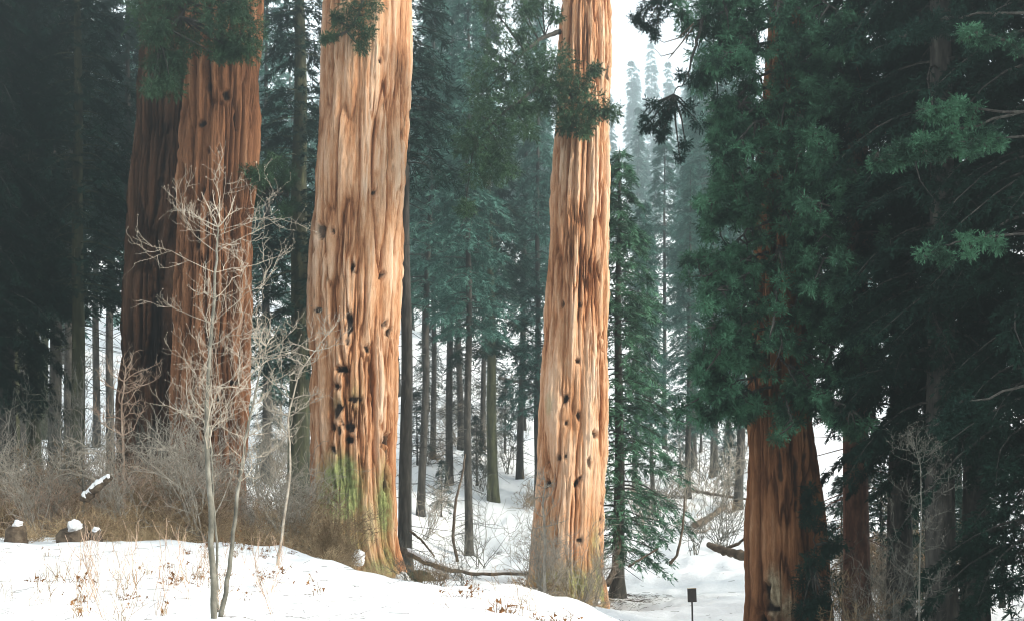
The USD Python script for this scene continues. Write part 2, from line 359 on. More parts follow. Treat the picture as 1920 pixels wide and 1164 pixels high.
# ------------------------------------------------------------------ giant sequoias
def giant(name, label, D, prof, mat, seed, holes=(), moss=(), top=44.0, groove=0.26, flare=0.35, front=220, back=50, dz=0.085, twist=0.012, cell=0.25, base_row=None):
    """Trunk with fibrous ridged bark. prof rows: (row, left column, right column). holes: (column, row, half width, half height, depth); moss: (column, row, half width, half height, amount)."""
    rng = np.random.default_rng(seed)
    prof = np.array(sorted(prof), float)
    z = CZ + (HROW - prof[:, 0]) / F * D
    cxp, rp = ((prof[:, 1] + prof[:, 2]) / 2 - 960) / F * D, (prof[:, 2] - prof[:, 1]) / 2 / F * D
    o = np.argsort(z); z, cxp, rp = z[o], cxp[o], rp[o]
    c_top, c_base = cxp[-1], cxp[0]
    zb = float(ground(c_base, D)) - 1.2
    slope = np.clip((cxp[-1] - cxp[len(z) // 2]) / (z[-1] - z[len(z) // 2]), -0.03, 0.03)
    z = np.r_[zb, z, top]; cxp = np.r_[cxp[0], cxp, cxp[-1] + slope * (top - z[-2])]; rp = np.r_[rp[0] * 1.06, rp, rp[-1] * 0.62]
    zs = np.r_[np.arange(zb, 22.5, dz), np.arange(22.5, top, 0.5), top]
    cc, rr = PchipInterpolator(z, cxp)(zs), PchipInterpolator(z, rp)(zs)
    th = np.r_[np.linspace(-np.pi * 0.56, np.pi * 0.56, front, endpoint=False), np.linspace(np.pi * 0.56, np.pi * 1.44, back, endpoint=False)]  # 0 faces the camera
    T, Z = np.meshgrid(th, zs, indexing="ij")
    C, R = np.broadcast_to(cc, T.shape), np.broadcast_to(rr, T.shape)
    tw = T + twist * Z + 0.05 * (meshkit.fbm(np.stack([np.cos(T) * 1.3, np.sin(T) * 1.3, Z * 0.12], -1), 3, seed + 5) - 0.5)
    tw = tw + 0.03 * (meshkit.fbm(np.stack([np.cos(T) * 5, np.sin(T) * 5, Z / 1.3], -1), 2, seed + 6) - 0.5)
    X0, Y0 = R.mean() * np.sin(tw), R.mean() * np.cos(tw)
    q = np.stack([X0, Y0, Z], -1)
    n1 = meshkit.fbm(q / np.array([cell, cell, 3.6]), 3, seed)
    ridge = 1 - np.abs(2 * n1 - 1) ** 0.75
    ridge = np.clip(1.15 * np.abs(2 * meshkit.noise(q / np.array([cell * 1.25, cell * 1.25, 4.6]), seed + 11) - 1) + 0.25 * (n1 - 0.5), 0, 1)
    n2 = meshkit.fbm(q / np.array([cell * 0.30, cell * 0.30, 2.6]), 3, seed + 2)
    n4 = meshkit.fbm(q / np.array([0.11, 0.11, 0.42]), 2, seed + 40)
    n3 = meshkit.fbm(q / np.array([1.4, 1.4, 5.0]), 3, seed + 3)
    hgt = np.clip(0.7 * ridge ** 0.45 + 0.5 * (n2 - 0.2), 0, 1)
    disp = -groove * 1.25 * (1 - ridge ** 0.36) - groove * 0.6 * (1 - n2) + 0.10 * (n3 - 0.5) + groove * 0.62 + 0.09 * (n4 - 0.5)
    cr = np.exp(-(np.abs(2 * meshkit.fbm(q / np.array([cell * 0.62, cell * 0.62, 2.8]), 3, seed + 15) - 1) / 0.085) ** 2)
    cr = cr * np.clip(meshkit.noise(q / np.array([1.0, 1.0, 5.0]), seed + 16) * 1.9 - 0.4, 0, 1)
    disp = disp - groove * 0.7 * cr
    hgt = np.clip(hgt - 0.7 * cr, 0, 1)
    h = Z - (zb + 1.2)
    lob = meshkit.fbm(np.stack([np.cos(T) * 1.6, np.sin(T) * 1.6, 0 * Z], -1), 2, seed + 7)
    disp = disp + flare * np.exp(-np.maximum(h, -1) / 1.0) * (lob * 2.2 - 0.75)
    disp = disp * np.clip((top - Z) / 6 + 0.3, 0.3, 1)
    char, mss = np.zeros(T.shape), np.zeros(T.shape)
    wob = meshkit.fbm(q / np.array([0.22, 0.22, 0.30]), 3, seed + 21) - 0.5
    for (px, row, hw, hh, dep) in holes:
        hw, hh, lean = hw * rng.uniform(0.7, 1.2), hh * rng.uniform(0.8, 1.7), rng.uniform(-0.12, 0.12)
        hz = CZ + (HROW - row) / F * D
        k = np.argmin(abs(zs - hz))
        sx = np.clip(((px - 960) / F * D - cc[k]) / rr[k], -0.98, 0.98)
        t0 = math.asin(sx)
        w = max(hw / F * D, 0.07) / rr[k] / max(math.cos(t0), 0.35)
        e = np.sqrt(((T - t0 + lean * (Z - hz)) / w) ** 2 + ((Z - hz) / max(hh / F * D, 0.07)) ** 2) + wob * 2.4
        disp = disp - 0.75 * dep * np.exp(-np.clip(e, 0, 4) ** 4)
        char = np.maximum(char, (1.0 if hw > 6 else 0.92) * np.clip((1.08 - e) * 2.6, 0, 1))
    for (px, row, hw, hh, amt) in moss:
        hz = CZ + (HROW - row) / F * D
        k = np.argmin(abs(zs - hz))
        t0 = math.asin(np.clip(((px - 960) / F * D - cc[k]) / rr[k], -0.98, 0.98))
        e = np.sqrt(((T - t0) / (hw / F * D / rr[k])) ** 2 + ((Z - hz) / (hh / F * D)) ** 2) + (n3 - 0.5) * 0.8
        mss = np.maximum(mss, amt * np.clip(1.5 - e, 0, 1))
    disp = disp + 0.05 * mss * meshkit.fbm(q / 0.12, 2, seed + 30)
    RR = np.maximum(R + disp, 0.1)
    V = np.stack([C + RR * np.sin(T) - c_base, -RR * np.cos(T), Z - (zb + 1.2)], -1).reshape(-1, 3)
    n, m = T.shape
    i = np.arange(n * m).reshape(n, m); j = np.roll(i, -1, axis=0)
    f = np.stack([i[:, :-1].ravel(), j[:, :-1].ravel(), j[:, 1:].ravel(), i[:, 1:].ravel()], 1)
    base = np.array([c_base, D, zb + 1.2])
    t = thing(name, label, "tree", base)
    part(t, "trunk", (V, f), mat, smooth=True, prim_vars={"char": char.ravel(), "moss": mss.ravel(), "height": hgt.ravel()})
    # the crown far above the frame: limbs and foliage round the bare top
    nb = 46
    hz = rng.uniform(top * 0.62, top * 0.99, nb); az = np.arange(nb) * 2.4 + rng.normal(0, 0.3, nb)
    Lb = rng.uniform(2.6, 5.2, nb) * (1.15 - 0.75 * (hz - top * 0.62) / (top * 0.38))
    A = np.stack([np.interp(hz, zs, cc) - c_base, 0 * hz, hz - base[2]], 1)
    B = A + np.stack([np.cos(az) * Lb, np.sin(az) * Lb, rng.uniform(-0.8, 0.6, nb)], 1)
    part(t, "branches", segs(A, B, 0.16, 0.05, 5), "log_bark")
    tt = rng.uniform(0.45, 1.05, (nb, 7))
    Cc = (A[:, None] + (B - A)[:, None] * tt[..., None]).reshape(-1, 3) + rng.normal(0, 0.35, (nb * 7, 3))
    part(t, "crown", clumps(Cc, 0.9, 12, rng, size=0.9, K=7, width=0.2), "needles_dark")
    return t, base


exec_after = []
TREE_B, BASE_B = giant("giant_sequoia", "massive orange-barked sequoia with charred holes and green moss low on its trunk", 56,
    [(0, 608, 771), (150, 603, 768), (300, 592, 763), (450, 584, 757), (600, 580, 750), (750, 580, 747), (900, 580, 745), (1000, 584, 746), (1085, 590, 760)],
    "cinnamon_bark", 11,
    holes=[(607, 445, 7, 10, .3), (630, 447, 6, 7, .25), (596, 474, 4, 8, .2), (671, 512, 6, 9, .3), (724, 527, 4, 7, .25), (712, 376, 4, 6, .25), (719, 137, 3, 4, .2),
           (662, 598, 6, 9, .3), (664, 622, 7, 26, .25), (646, 640, 4, 5, .2), (735, 632, 6, 10, .28), (728, 614, 4, 5, .2), (696, 658, 10, 8, .3), (647, 700, 14, 8, .45), (641, 731, 11, 5, .25),
           (675, 752, 10, 8, .2), (641, 772, 12, 9, .25), (664, 800, 12, 14, .25), (630, 800, 7, 7, .2), (668, 826, 12, 8, .3), (644, 812, 6, 6, .2), (633, 843, 13, 5, .2), (730, 832, 9, 12, .4), (736, 870, 5, 40, .3), (604, 590, 9, 6, .08)],
    moss=[(640, 925, 55, 66, 1.0), (728, 950, 28, 80, 1.0), (655, 880, 25, 30, .9), (600, 930, 12, 60, .6), (735, 1045, 22, 50, .7), (676, 745, 14, 30, .45), (640, 760, 14, 20, .5), (690, 980, 40, 60, .6), (640, 1020, 60, 50, .7), (720, 1075, 40, 40, .8), (600, 1000, 20, 70, .6)])
TREE_C, BASE_C = giant("giant_sequoia", "straight orange sequoia with small dark knots and a mossy right foot", 56,
    [(0, 1048, 1147), (250, 1043, 1143), (400, 1032, 1141), (600, 1020, 1140), (800, 1011, 1138), (950, 1004, 1134), (1050, 994, 1133), (1130, 985, 1140)],
    "cinnamon_bark", 23,
    holes=[(1056, 750, 6, 7, .25), (1083, 783, 6, 7, .25), (1114, 817, 7, 9, .3), (1058, 795, 4, 4, .15), (1058, 857, 4, 4, .15), (1044, 857, 4, 5, .2), (1081, 899, 7, 8, .35), (1021, 908, 6, 7, .25), (1080, 681, 4, 5, .2),
           (1131, 656, 3, 6, .2), (1084, 1010, 6, 6, .2), (1050, 575, 4, 6, .2), (1086, 578, 4, 5, .2), (1131, 630, 3, 5, .2), (1102, 868, 3, 12, .15), (1143, 140, 4, 12, .2), (1128, 1010, 7, 60, .25)],
    moss=[(1125, 1090, 24, 70, .8), (1030, 760, 10, 22, .5), (1060, 1095, 95, 45, .8), (1020, 1010, 30, 60, .35), (1115, 1040, 16, 60, .6)])
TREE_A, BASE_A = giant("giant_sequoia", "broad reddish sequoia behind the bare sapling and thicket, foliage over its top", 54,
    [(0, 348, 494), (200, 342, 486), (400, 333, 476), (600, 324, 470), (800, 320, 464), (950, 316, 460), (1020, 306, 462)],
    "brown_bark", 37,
    holes=[(441, 192, 7, 8, .3), (405, 180, 5, 14, .2), (390, 248, 7, 6, .25), (456, 243, 4, 10, .2), (405, 300, 5, 8, .2), (424, 298, 4, 6, .2), (352, 330, 5, 14, .25), (380, 455, 8, 10, .3), (413, 388, 4, 5, .2), (392, 372, 4, 9, .2),
           (420, 566, 5, 5, .2), (453, 720, 9, 6, .2), (424, 752, 7, 8, .2), (420, 800, 5, 6, .2), (382, 470, 5, 14, .2)],
    groove=0.32)
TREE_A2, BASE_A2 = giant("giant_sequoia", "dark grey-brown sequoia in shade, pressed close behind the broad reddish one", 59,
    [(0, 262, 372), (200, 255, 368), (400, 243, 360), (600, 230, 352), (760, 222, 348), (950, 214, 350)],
    "shadowed_bark", 41, front=130, back=40, dz=0.11, holes=[(315, 355, 4, 60, .25), (306, 640, 14, 60, .2)], groove=0.36)
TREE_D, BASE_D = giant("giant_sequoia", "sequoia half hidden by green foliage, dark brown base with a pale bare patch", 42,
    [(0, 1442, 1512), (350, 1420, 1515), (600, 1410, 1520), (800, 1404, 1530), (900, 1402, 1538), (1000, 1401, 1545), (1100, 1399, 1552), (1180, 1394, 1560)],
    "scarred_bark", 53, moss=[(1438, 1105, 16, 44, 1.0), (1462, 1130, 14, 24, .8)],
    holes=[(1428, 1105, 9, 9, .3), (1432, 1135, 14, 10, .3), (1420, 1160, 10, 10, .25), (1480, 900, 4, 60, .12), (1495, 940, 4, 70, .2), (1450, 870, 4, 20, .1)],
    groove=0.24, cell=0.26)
# the pale bare patch on its foot

# ------------------------------------------------------------------ conifers: kinds
def conifer_kind(name, seed, H, r0, crown_base, R, nb, per, mat, bark, K=10, size=0.75, flat=0.8, width=0.10, droop=(0.25, 0.65), rise=0.12, dead=18, power=0.8, sides=10, ragged=0.35, bow=0.0, down=0.2, inner=0.15):
    rng = np.random.default_rng(seed)
    root = kind_root(name)
    zt = np.linspace(-0.8, H, 26)
    rt = r0 * (np.clip(1 - zt / H, 0, 1) ** 0.75 + 0.02) * (1 + 0.5 * np.exp(-np.maximum(zt, 0) / 0.5))
    path = np.stack([bow * np.sin(zt / H * 3.1) + 0.05 * np.sin(zt * 0.5 + seed), 0.04 * np.cos(zt * 0.4 + seed), zt], 1)
    part(root, "trunk", tube(path, rt, sides), bark, smooth=True)
    u = np.sort(rng.random(nb)); h = crown_base + (H * 0.995 - crown_base) * u
    t = (h - crown_base) / (H - crown_base)
    az = np.arange(nb) * 2.39996 + rng.normal(0, 0.35, nb)
    L = R * ((1 - t) ** power * 0.92 + 0.06) * rng.uniform(1 - ragged, 1.12, nb) * (0.75 + 0.25 * np.clip(t * 8, 0, 1))
    dr = rng.uniform(*droop, nb); ri = rise + rng.normal(0, 0.06, nb)
    sx = np.linspace(0, 1, 6)
    lat = rng.normal(0, 0.08, (nb, 1)) * sx[None] ** 2
    a = az[:, None] + lat * 3
    bx = np.interp(h, zt, path[:, 0])
    pts = np.stack([bx[:, None] + np.cos(a) * L[:, None] * sx, np.sin(a) * L[:, None] * sx, h[:, None] + L[:, None] * (ri[:, None] * sx - dr[:, None] * sx ** 2)], -1)
    rb = (0.012 + 0.010 * L)[:, None] * (1 - 0.85 * sx)[None]
    bv = [segs(pts[:, :-1].reshape(-1, 3), pts[:, 1:].reshape(-1, 3), rb[:, :-1].ravel(), rb[:, 1:].ravel(), 4)]
    if dead:
        hd = rng.uniform(1.2, max(crown_base, 2.0), dead); ad = rng.uniform(0, 6.28, dead); Ld = rng.uniform(0.4, 2.1, dead)
        A = np.stack([0 * hd, 0 * hd, hd], 1); B = A + np.stack([np.cos(ad) * Ld, np.sin(ad) * Ld, -Ld * rng.uniform(0, 0.5, dead)], 1)
        C = B + np.stack([np.cos(ad + .4) * Ld * .5, np.sin(ad + .4) * Ld * .5, -Ld * rng.uniform(0, 0.4, dead)], 1)
        bv += [segs(A, B, 0.022, 0.014, 3), segs(B, C, 0.014, 0.006, 3)]
    part(root, "branches", join(bv), bark)
    s = inner + (1.03 - inner) * rng.random((nb, per)) ** 0.8
    i0 = np.minimum((s * 5).astype(int), 4); fr = s * 5 - i0
    bi = np.arange(nb)[:, None]
    P = pts[bi, i0] * (1 - fr)[..., None] + pts[bi, i0 + 1] * fr[..., None]
    tan = unit(pts[bi, i0 + 1] - pts[bi, i0])
    side = unit(np.cross(tan, [0, 0, 1.0]))
    off = rng.uniform(-1, 1, (nb, per)); wid = 0.30 * L[:, None] * (1.05 - s * 0.8)
    P = P + side * (off * wid)[..., None] + np.array([0, 0, 1.0]) * (-(np.abs(off) * wid * 0.35) + rng.normal(0, 0.06, (nb, per)))[..., None]
    d = tan * 0.75 + side * (np.sign(off) * rng.uniform(0.2, 0.9, (nb, per)))[..., None] + np.array([0, 0, -1.0]) * rng.uniform(0, 2 * down, (nb, per))[..., None] + rng.normal(0, 0.15, P.shape)
    sz = size * rng.uniform(0.65, 1.3, (nb, per)) * (0.7 + 0.3 * np.clip(L / R, 0, 1))[:, None]
    part(root, "crown", sprays(P.reshape(-1, 3), d.reshape(-1, 3), sz.ravel(), K, rng, flat=flat, width=width), mat)
    return root


K_FIR = [
    conifer_kind("fir_tall", 101, 37, 0.26, 13, 3.4, 200, 24, "needles_blue", "fir_bark", dead=80),
    conifer_kind("fir_full", 102, 34, 0.32, 6, 3.6, 230, 22, "needles_blue", "fir_bark"),
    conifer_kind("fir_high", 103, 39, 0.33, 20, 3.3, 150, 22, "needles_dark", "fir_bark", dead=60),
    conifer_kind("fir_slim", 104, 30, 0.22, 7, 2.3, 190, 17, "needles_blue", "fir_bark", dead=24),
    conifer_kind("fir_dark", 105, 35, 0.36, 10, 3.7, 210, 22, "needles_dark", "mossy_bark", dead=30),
]
K_FAR = [
    conifer_kind("far_conifer", 111, 36, 0.38, 7, 3.3, 150, 14, "needles_blue", "fir_bark", K=6, size=1.15, width=0.2, dead=10, sides=7),
    conifer_kind("far_conifer", 112, 31, 0.33, 4, 3.0, 150, 14, "needles_blue", "fir_bark", K=6, size=1.1, width=0.2, dead=8, sides=7),
    conifer_kind("far_conifer", 113, 40, 0.30, 13, 3.2, 150, 14, "needles_blue", "fir_bark", K=6, size=1.15, width=0.2, dead=40, sides=7),
]
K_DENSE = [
    conifer_kind("dense_conifer", 121, 33, 0.40, 2.0, 3.9, 300, 92, "needles_shaded", "fir_bark", K=9, size=0.36, flat=0.4, width=0.13, droop=(0.3, 0.9), down=0.35, power=0.55, inner=0.25, dead=0),
    conifer_kind("dense_conifer", 122, 36, 0.41, 5.5, 3.3, 260, 92, "needles_shaded", "fir_bark", K=9, size=0.36, flat=0.4, width=0.13, droop=(0.3, 0.9), down=0.35, power=0.5, inner=0.25, dead=0),
]
K_CED = conifer_kind("bare_stem_cedar", 123, 35, 0.41, 10.5, 3.0, 230, 92, "needles_shaded", "red_bark", K=9, size=0.36, flat=0.4, width=0.13, droop=(0.3, 0.9), down=0.35, power=0.5, inner=0.25, dead=40)
K_LOW = conifer_kind("low_fir", 131, 19, 0.27, 1.9, 3.5, 190, 30, "needles_teal", "fir_bark", K=10, size=0.55, flat=0.85, droop=(0.35, 0.75), dead=14, ragged=0.5, power=0.7)
K_SAP = conifer_kind("young_fir", 132, 4.2, 0.06, 0.5, 1.1, 60, 14, "needles_dark", "fir_bark", K=8, size=0.34, dead=0, sides=6)


def put_tree(k, px, D, name, label, group=None, scale=1.0, rot=None, cat="tree", tilt=None):
    x = (px - 960) / F * D
    z = float(ground(x, D)) - 0.05
    r = (px * 7.3 + D * 13.1) % 360 if rot is None else rot
    return place(k, name, label, cat, (x, D, z), r, group, scale, tilt)


MARKS = [(-400, "at the far left"), (45, "over the left-end stump"), (110, "left of the tilted log"), (165, "above the tilted log"), (215, "by the pinkish sapling"), (270, "left of the shaded sequoia's middle"), (330, "where the two left sequoias meet"),
         (385, "behind the tall sapling"), (440, "behind the leaning sapling"), (490, "right of the broad reddish sequoia"), (550, "by the thick mossy trunk"), (600, "at the charred sequoia's left side"), (680, "at the charred sequoia"), (745, "just right of the charred sequoia"),
         (800, "left of the slender bare-stemmed fir"), (860, "about the slender bare-stemmed fir"), (905, "right of the slender bare-stemmed fir"), (955, "left of the straight sequoia"), (1005, "at the straight sequoia's left edge"), (1070, "at the straight sequoia"), (1130, "just right of the straight sequoia"),
         (1185, "above the drooping low fir"), (1235, "right of the drooping low fir"), (1290, "above the small sign"), (1340, "left of the half hidden sequoia"), (1400, "at the half hidden sequoia"), (1560, "left of the reddish cedar trunk"), (1600, "at the reddish cedar trunk"), (1660, "right of the reddish cedar trunk"), (1730, "by the twiggy sapling on the right"), (1800, "at the far right")]


def mark(px):
    return [m for a, m in MARKS if a <= px][-1]


def slope(D):
    return "low on the slope" if D < 150 else "midway up the slope" if D < 210 else "high on the slope" if D < 300 else "far off in the mist"


# ------------------------------------------------------------------ trees that the photo singles out
K_GLOOM = [conifer_kind("shade_toned_fir", 151, 34, 0.32, 11, 3.7, 230, 40, "needles_dark", "fir_bark", K=8, size=0.6, width=0.11), conifer_kind("shade_toned_fir", 152, 33, 0.24, 13, 2.8, 190, 34, "needles_shaded", "fir_bark", K=8, size=0.55, width=0.11, dead=24)]  # dark-needled copies of the firs, shade of the left wood in their colour
K_MOSSY = conifer_kind("mossy_fir", 141, 38, 0.62, 9, 3.8, 210, 22, "needles_dark", "mossy_bark", dead=26)
put_tree(K_MOSSY, 562, 72, "fir_tree", "thick mossy dark-green trunk just left of the charred sequoia")
put_tree(K_FIR[2], 761, 66, "fir_tree", "straight grey-green trunk tight against the charred sequoia's right edge", scale=(1.0, 1.0, 0.95))
put_tree(K_FIR[0], 878, 84, "fir_tree", "slender bare-stemmed fir alone on the snow between the two bright sequoias", scale=(0.95, 0.95, 1.0))
put_tree(K_FIR[0], 813, 107, "fir_tree", "thin fir whose foot ends on the slope left of the slender bare-stemmed one", scale=(0.85, 0.85, 1.0))
put_tree(K_FIR[0], 906, 112, "fir_tree", "thin fir just right of and beyond the slender bare-stemmed one", scale=(0.8, 0.8, 1.0))
put_tree(K_FIR[1], 1008, 98, "fir_tree", "dark fir trunk showing along the straight sequoia's left edge", scale=(0.8, 0.8, 1.0))
put_tree(K_LOW, 1160, 60, "low_fir_tree", "green fir with drooping low boughs right of the straight sequoia", rot=20)
put_tree(K_FIR[0], 1246, 120, "fir_tree", "hazy thick fir trunk above the drooping green boughs", scale=0.78)
put_tree(K_FIR[3], 1300, 114, "fir_tree", "thin pale trunk on the snow slope right of the drooping green boughs", scale=1.05)
put_tree(K_FIR[0], 1338, 108, "fir_tree", "dark fir trunk emerging under the foliage of the half hidden sequoia", scale=1.1)
put_tree(K_CED, 1606, 43, "cedar_tree", "reddish-brown cedar trunk right of the half hidden sequoia", scale=(1.0, 1.0, 1.0), rot=75)
put_tree(K_FIR[4], 1708, 60, "fir_tree", "dark trunk left of the pale twiggy sapling on the right", scale=0.9)
put_tree(K_FIR[4], 1748, 64, "fir_tree", "dark trunk right of the pale twiggy sapling on the right", scale=(0.75, 0.75, 0.9))

# the dark mass on the right
put_tree(K_DENSE[1], 1765, 37, "cedar_tree", "dense dark green cedar with bright spray tips, next beyond the reddish trunk", rot=10)
put_tree(K_DENSE[0], 1975, 34, "cedar_tree", "very dark cedar filling the right edge of the view", rot=150, scale=1.02)
put_tree(K_DENSE[1], 1830, 40.5, "cedar_tree", "deeply shaded cedar between the two nearest dark ones on the right", rot=230)
put_tree(K_DENSE[1], 1690, 42.5, "cedar_tree", "shaded cedar directly behind the reddish-brown trunk", rot=300, scale=0.96)
put_tree(K_DENSE[1], 1960, 41, "cedar_tree", "shaded cedar half cut by the right edge of the view", rot=40)
G_RIGHT = "shade trees added to the right of the view"  # wood added outside the frame to keep sun off the dark cedars
for k, (x, y) in enumerate([(19, 28), (23, 23), (28, 27), (21, 34), (27, 20), (34, 22), (17.5, 40), (27, 32), (31, 35.5), (36, 30)]):
    place(K_DENSE[k % 2], "cedar_tree", "dark cedar added in the wood right of the view for shade", "tree", (x, y, float(ground(x, y))), k * 77, G_RIGHT, 1.0 + 0.05 * (k % 3))

for k, (x, y) in enumerate([(-17.5, 24), (-19, 33), (-16, 14), (-21, 17), (-14, 4), (-23, 27), (-19, 8)]):  # unseen trees added to cut sky light on the left wood
    place(K_DENSE[k % 2], "cedar_tree", "unseen tree added in the wood left of the viewpoint to block skylight", "tree", (x, y, float(ground(x, y))), k * 53, "unseen trees added left of the viewpoint", 0.95 + 0.05 * (k % 3))
# the dark wood on the left
rng = np.random.default_rng(5)
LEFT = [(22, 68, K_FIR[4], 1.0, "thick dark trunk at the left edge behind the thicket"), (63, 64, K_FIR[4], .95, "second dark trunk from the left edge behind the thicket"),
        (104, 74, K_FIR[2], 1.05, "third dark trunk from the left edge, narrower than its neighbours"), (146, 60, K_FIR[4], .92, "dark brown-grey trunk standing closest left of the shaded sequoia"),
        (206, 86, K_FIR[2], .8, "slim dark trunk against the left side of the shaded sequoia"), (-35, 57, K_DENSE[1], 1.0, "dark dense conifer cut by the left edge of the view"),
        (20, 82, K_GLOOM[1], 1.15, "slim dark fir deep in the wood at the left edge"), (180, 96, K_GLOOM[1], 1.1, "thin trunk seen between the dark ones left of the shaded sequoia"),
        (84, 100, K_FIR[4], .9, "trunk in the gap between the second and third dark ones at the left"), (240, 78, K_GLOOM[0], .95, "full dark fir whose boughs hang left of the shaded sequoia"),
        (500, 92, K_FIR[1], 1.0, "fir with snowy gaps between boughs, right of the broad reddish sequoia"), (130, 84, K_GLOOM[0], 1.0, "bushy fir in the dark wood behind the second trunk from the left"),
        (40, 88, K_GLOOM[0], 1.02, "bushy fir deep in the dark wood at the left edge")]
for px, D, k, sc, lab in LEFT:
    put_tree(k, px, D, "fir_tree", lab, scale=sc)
for k, (x, y) in enumerate([(-24, 48), (-22, 62), (-28, 56), (-27, 72), (-20, 38), (-26, 40)]):  # more trees added at the left to hold off skylight
    place(K_DENSE[k % 2] if k < 3 else K_FIR[4], "fir_tree", "dark fir added in the wood left of the view to block skylight", "tree", (x, y, float(ground(x, y))), k * 67, "shade trees added to the left of the view", 1.0)

# middle distance between the big trunks
MID = [(790, 92, 0, 1.0, "bushy blue-green fir right beside the charred sequoia's trunk, high up"), (842, 100, 0, 1.05, "blue-green fir centred between the two bright sequoias"),
       (925, 96, 4, 1.0, "deep green fir with layered boughs left of the straight sequoia"), (975, 104, 0, 1.0, "layered fir close behind the straight sequoia's left side"),
       (1190, 100, 1, .60, "bluish fir behind the drooping green boughs"), (1225, 92, 3, .68, "slender bluish fir right behind the drooping green boughs"),
       (1290, 98, 1, .68, "bluish fir left of the half hidden sequoia's foliage"), (1385, 92, 1, .9, "fir glimpsed through the half hidden sequoia's foliage")]
for px, D, k, sc, lab in MID:
    put_tree(K_FIR[k], px, D, "fir_tree", lab, scale=sc, tilt=((px % 7 - 3) * 0.4, (px % 5 - 2) * 0.5, 0))

for k, (px, D, sc) in enumerate([(1575, 52, 1.2), (1655, 54, 1.5), (1690, 50, 1.1), (1772, 48, 1.4), (1735, 57, 1.7), (1845, 46, 1.3), (1630, 62, 1.8), (1800, 60, 1.8), (1880, 52, 1.5)]):
    put_tree(K_SAP, px, D, "young_fir_tree", "small dark young fir in the shade under the dark cedars on the right", "young firs under the dark cedars on the right", scale=sc)
for px, D, sc in ((782, 104, 1.3), (802, 128, 1.9), (828, 92, 0.9), (858, 122, 1.7), (893, 100, 1.2), (922, 132, 2.0), (948, 110, 1.4), (985, 124, 1.8), (1275, 104, 1.3), (1315, 122, 1.8), (1368, 100, 1.2), (505, 98, 1.6), (525, 118, 1.8)):
    put_tree(K_SAP, px, D, "young_fir_tree", f"{'near' if D < 112 else 'farther'} young fir on the slope {mark(px)}", "young firs on the snow slope", scale=sc)
# far trees up the slope, each hazier than the one before
FARLAB = {"left": "dim conifer high on the slope, glimpsed through the dark wood at the left", "mid": "grey-green conifer on the snow slope between the two bright sequoias",
          "gap": "pale misty conifer rising in the open gap right of the straight sequoia", "right": "dim conifer glimpsed through the cedars at the right"}
n_far = 0
for D0, step in ((118, 62), (140, 58), (165, 56), (195, 56), (230, 60), (270, 66), (330, 66), (400, 64), (470, 64)):
    px = -60 + rng.uniform(0, step)
    while px < 1990:
        D = D0 * rng.uniform(0.93, 1.08)
        zone = "left" if px < 580 else "mid" if px < 1045 else "gap" if px < 1420 else "right"
        skip = {"left": 0.6 if D0 < 170 else 0.3, "mid": 0.78 if D0 < 150 else 0.5 if D0 < 180 else 0.15, "gap": 0.80 if D0 < 240 else 0.1, "right": 0.86 if D0 < 300 else 0.6}[zone]
        if zone == "gap" and 1140 < px < 1300 and D < 260:
            skip = 0.93
        if rng.random() > skip:
            put_tree(K_FAR[2 if zone == "mid" and D < 175 else rng.integers(3)], px, D, "conifer_tree", ["dim", "grey-green", "pale misty", "dim"][["left", "mid", "gap", "right"].index(zone)] + f" conifer {slope(D)}, {mark(px)}", f"conifers {slope(D)}, {mark(px)}", scale=rng.uniform(0.75, 1.12) * (1.35 if D > 370 and zone == "gap" else 1) * (0.8 if D < 150 and zone == "gap" else 1), rot=rng.uniform(0, 360), tilt=(rng.normal(0, 1.3), rng.normal(0, 1.3), 0))
            n_far += 1
        px += step * rng.uniform(0.55, 1.4) * (150 / D0) ** 0.3
print("far trees", n_far)


# ------------------------------------------------------------------ boughs hanging from the giants
def bough(tree, base, path, r0, r1, balls, mat, seed, per=46, size=0.40, twigs=True, name="bough", K=9, width=0.12, grow_by=1.0):
    """A limb of the giant: path and balls are (column, row, depth[, radius in columns]); the foliage is a sub-part of the limb."""
    rng = np.random.default_rng(seed)
    P = np.array([Wp(*p) for p in path]) - base
    t = np.linspace(0, 1, len(P)); tt = np.linspace(0, 1, 5 * len(P))
    Q = np.stack([np.interp(tt, t, P[:, k]) for k in range(3)], 1) + rng.normal(0, 0.02, (len(tt), 3))
    rr = np.interp(tt, [0, 1], [r0, r1])
    C = np.array([Wp(b[0], b[1], b[2]) for b in balls]) - base
    R = np.array([b[3] / F * b[2] for b in balls]) * grow_by
    geo = [tube(Q, rr, 6)]
    near = Q[np.argmin(np.linalg.norm(C[:, None] - Q[None], axis=-1), 1)]
    mid = (C + near) / 2 + rng.normal(0, 0.06, C.shape)
    geo += [segs(near, mid, 0.035, 0.024, 4), segs(mid, C, 0.024, 0.010, 4)]
    b = part(tree, name, join(geo), "fir_bark", smooth=False)
    part(b, "foliage", clumps(C, R, int(per * 1.7), rng, size=size * 0.68, K=K, width=width), mat)
    return b


def scatter_balls(rng, n, x0, x1, r0, r1, d0, d1, rad=(14, 26)):
    return [(rng.uniform(x0, x1), rng.uniform(r0, r1), rng.uniform(d0, d1), rng.uniform(*rad)) for _ in range(n)]


rb = np.random.default_rng(77)
# tuft on the charred sequoia
bough(TREE_B, BASE_B, [(690, -30, 54.6), (672, 30, 53.9), (650, 60, 53.7)], 0.07, 0.02,
      [(664, 22, 53.8, 30), (640, 45, 53.8, 20), (690, 25, 53.8, 26), (672, 62, 53.8, 22), (700, 5, 53.9, 22), (655, 8, 53.8, 22), (632, 32, 53.7, 10), (680, 88, 53.8, 12), (690, 60, 53.8, 14), (622, 70, 53.7, 6), (608, 72, 53.6, 5)], "needles_green", 1, per=58, size=0.36)
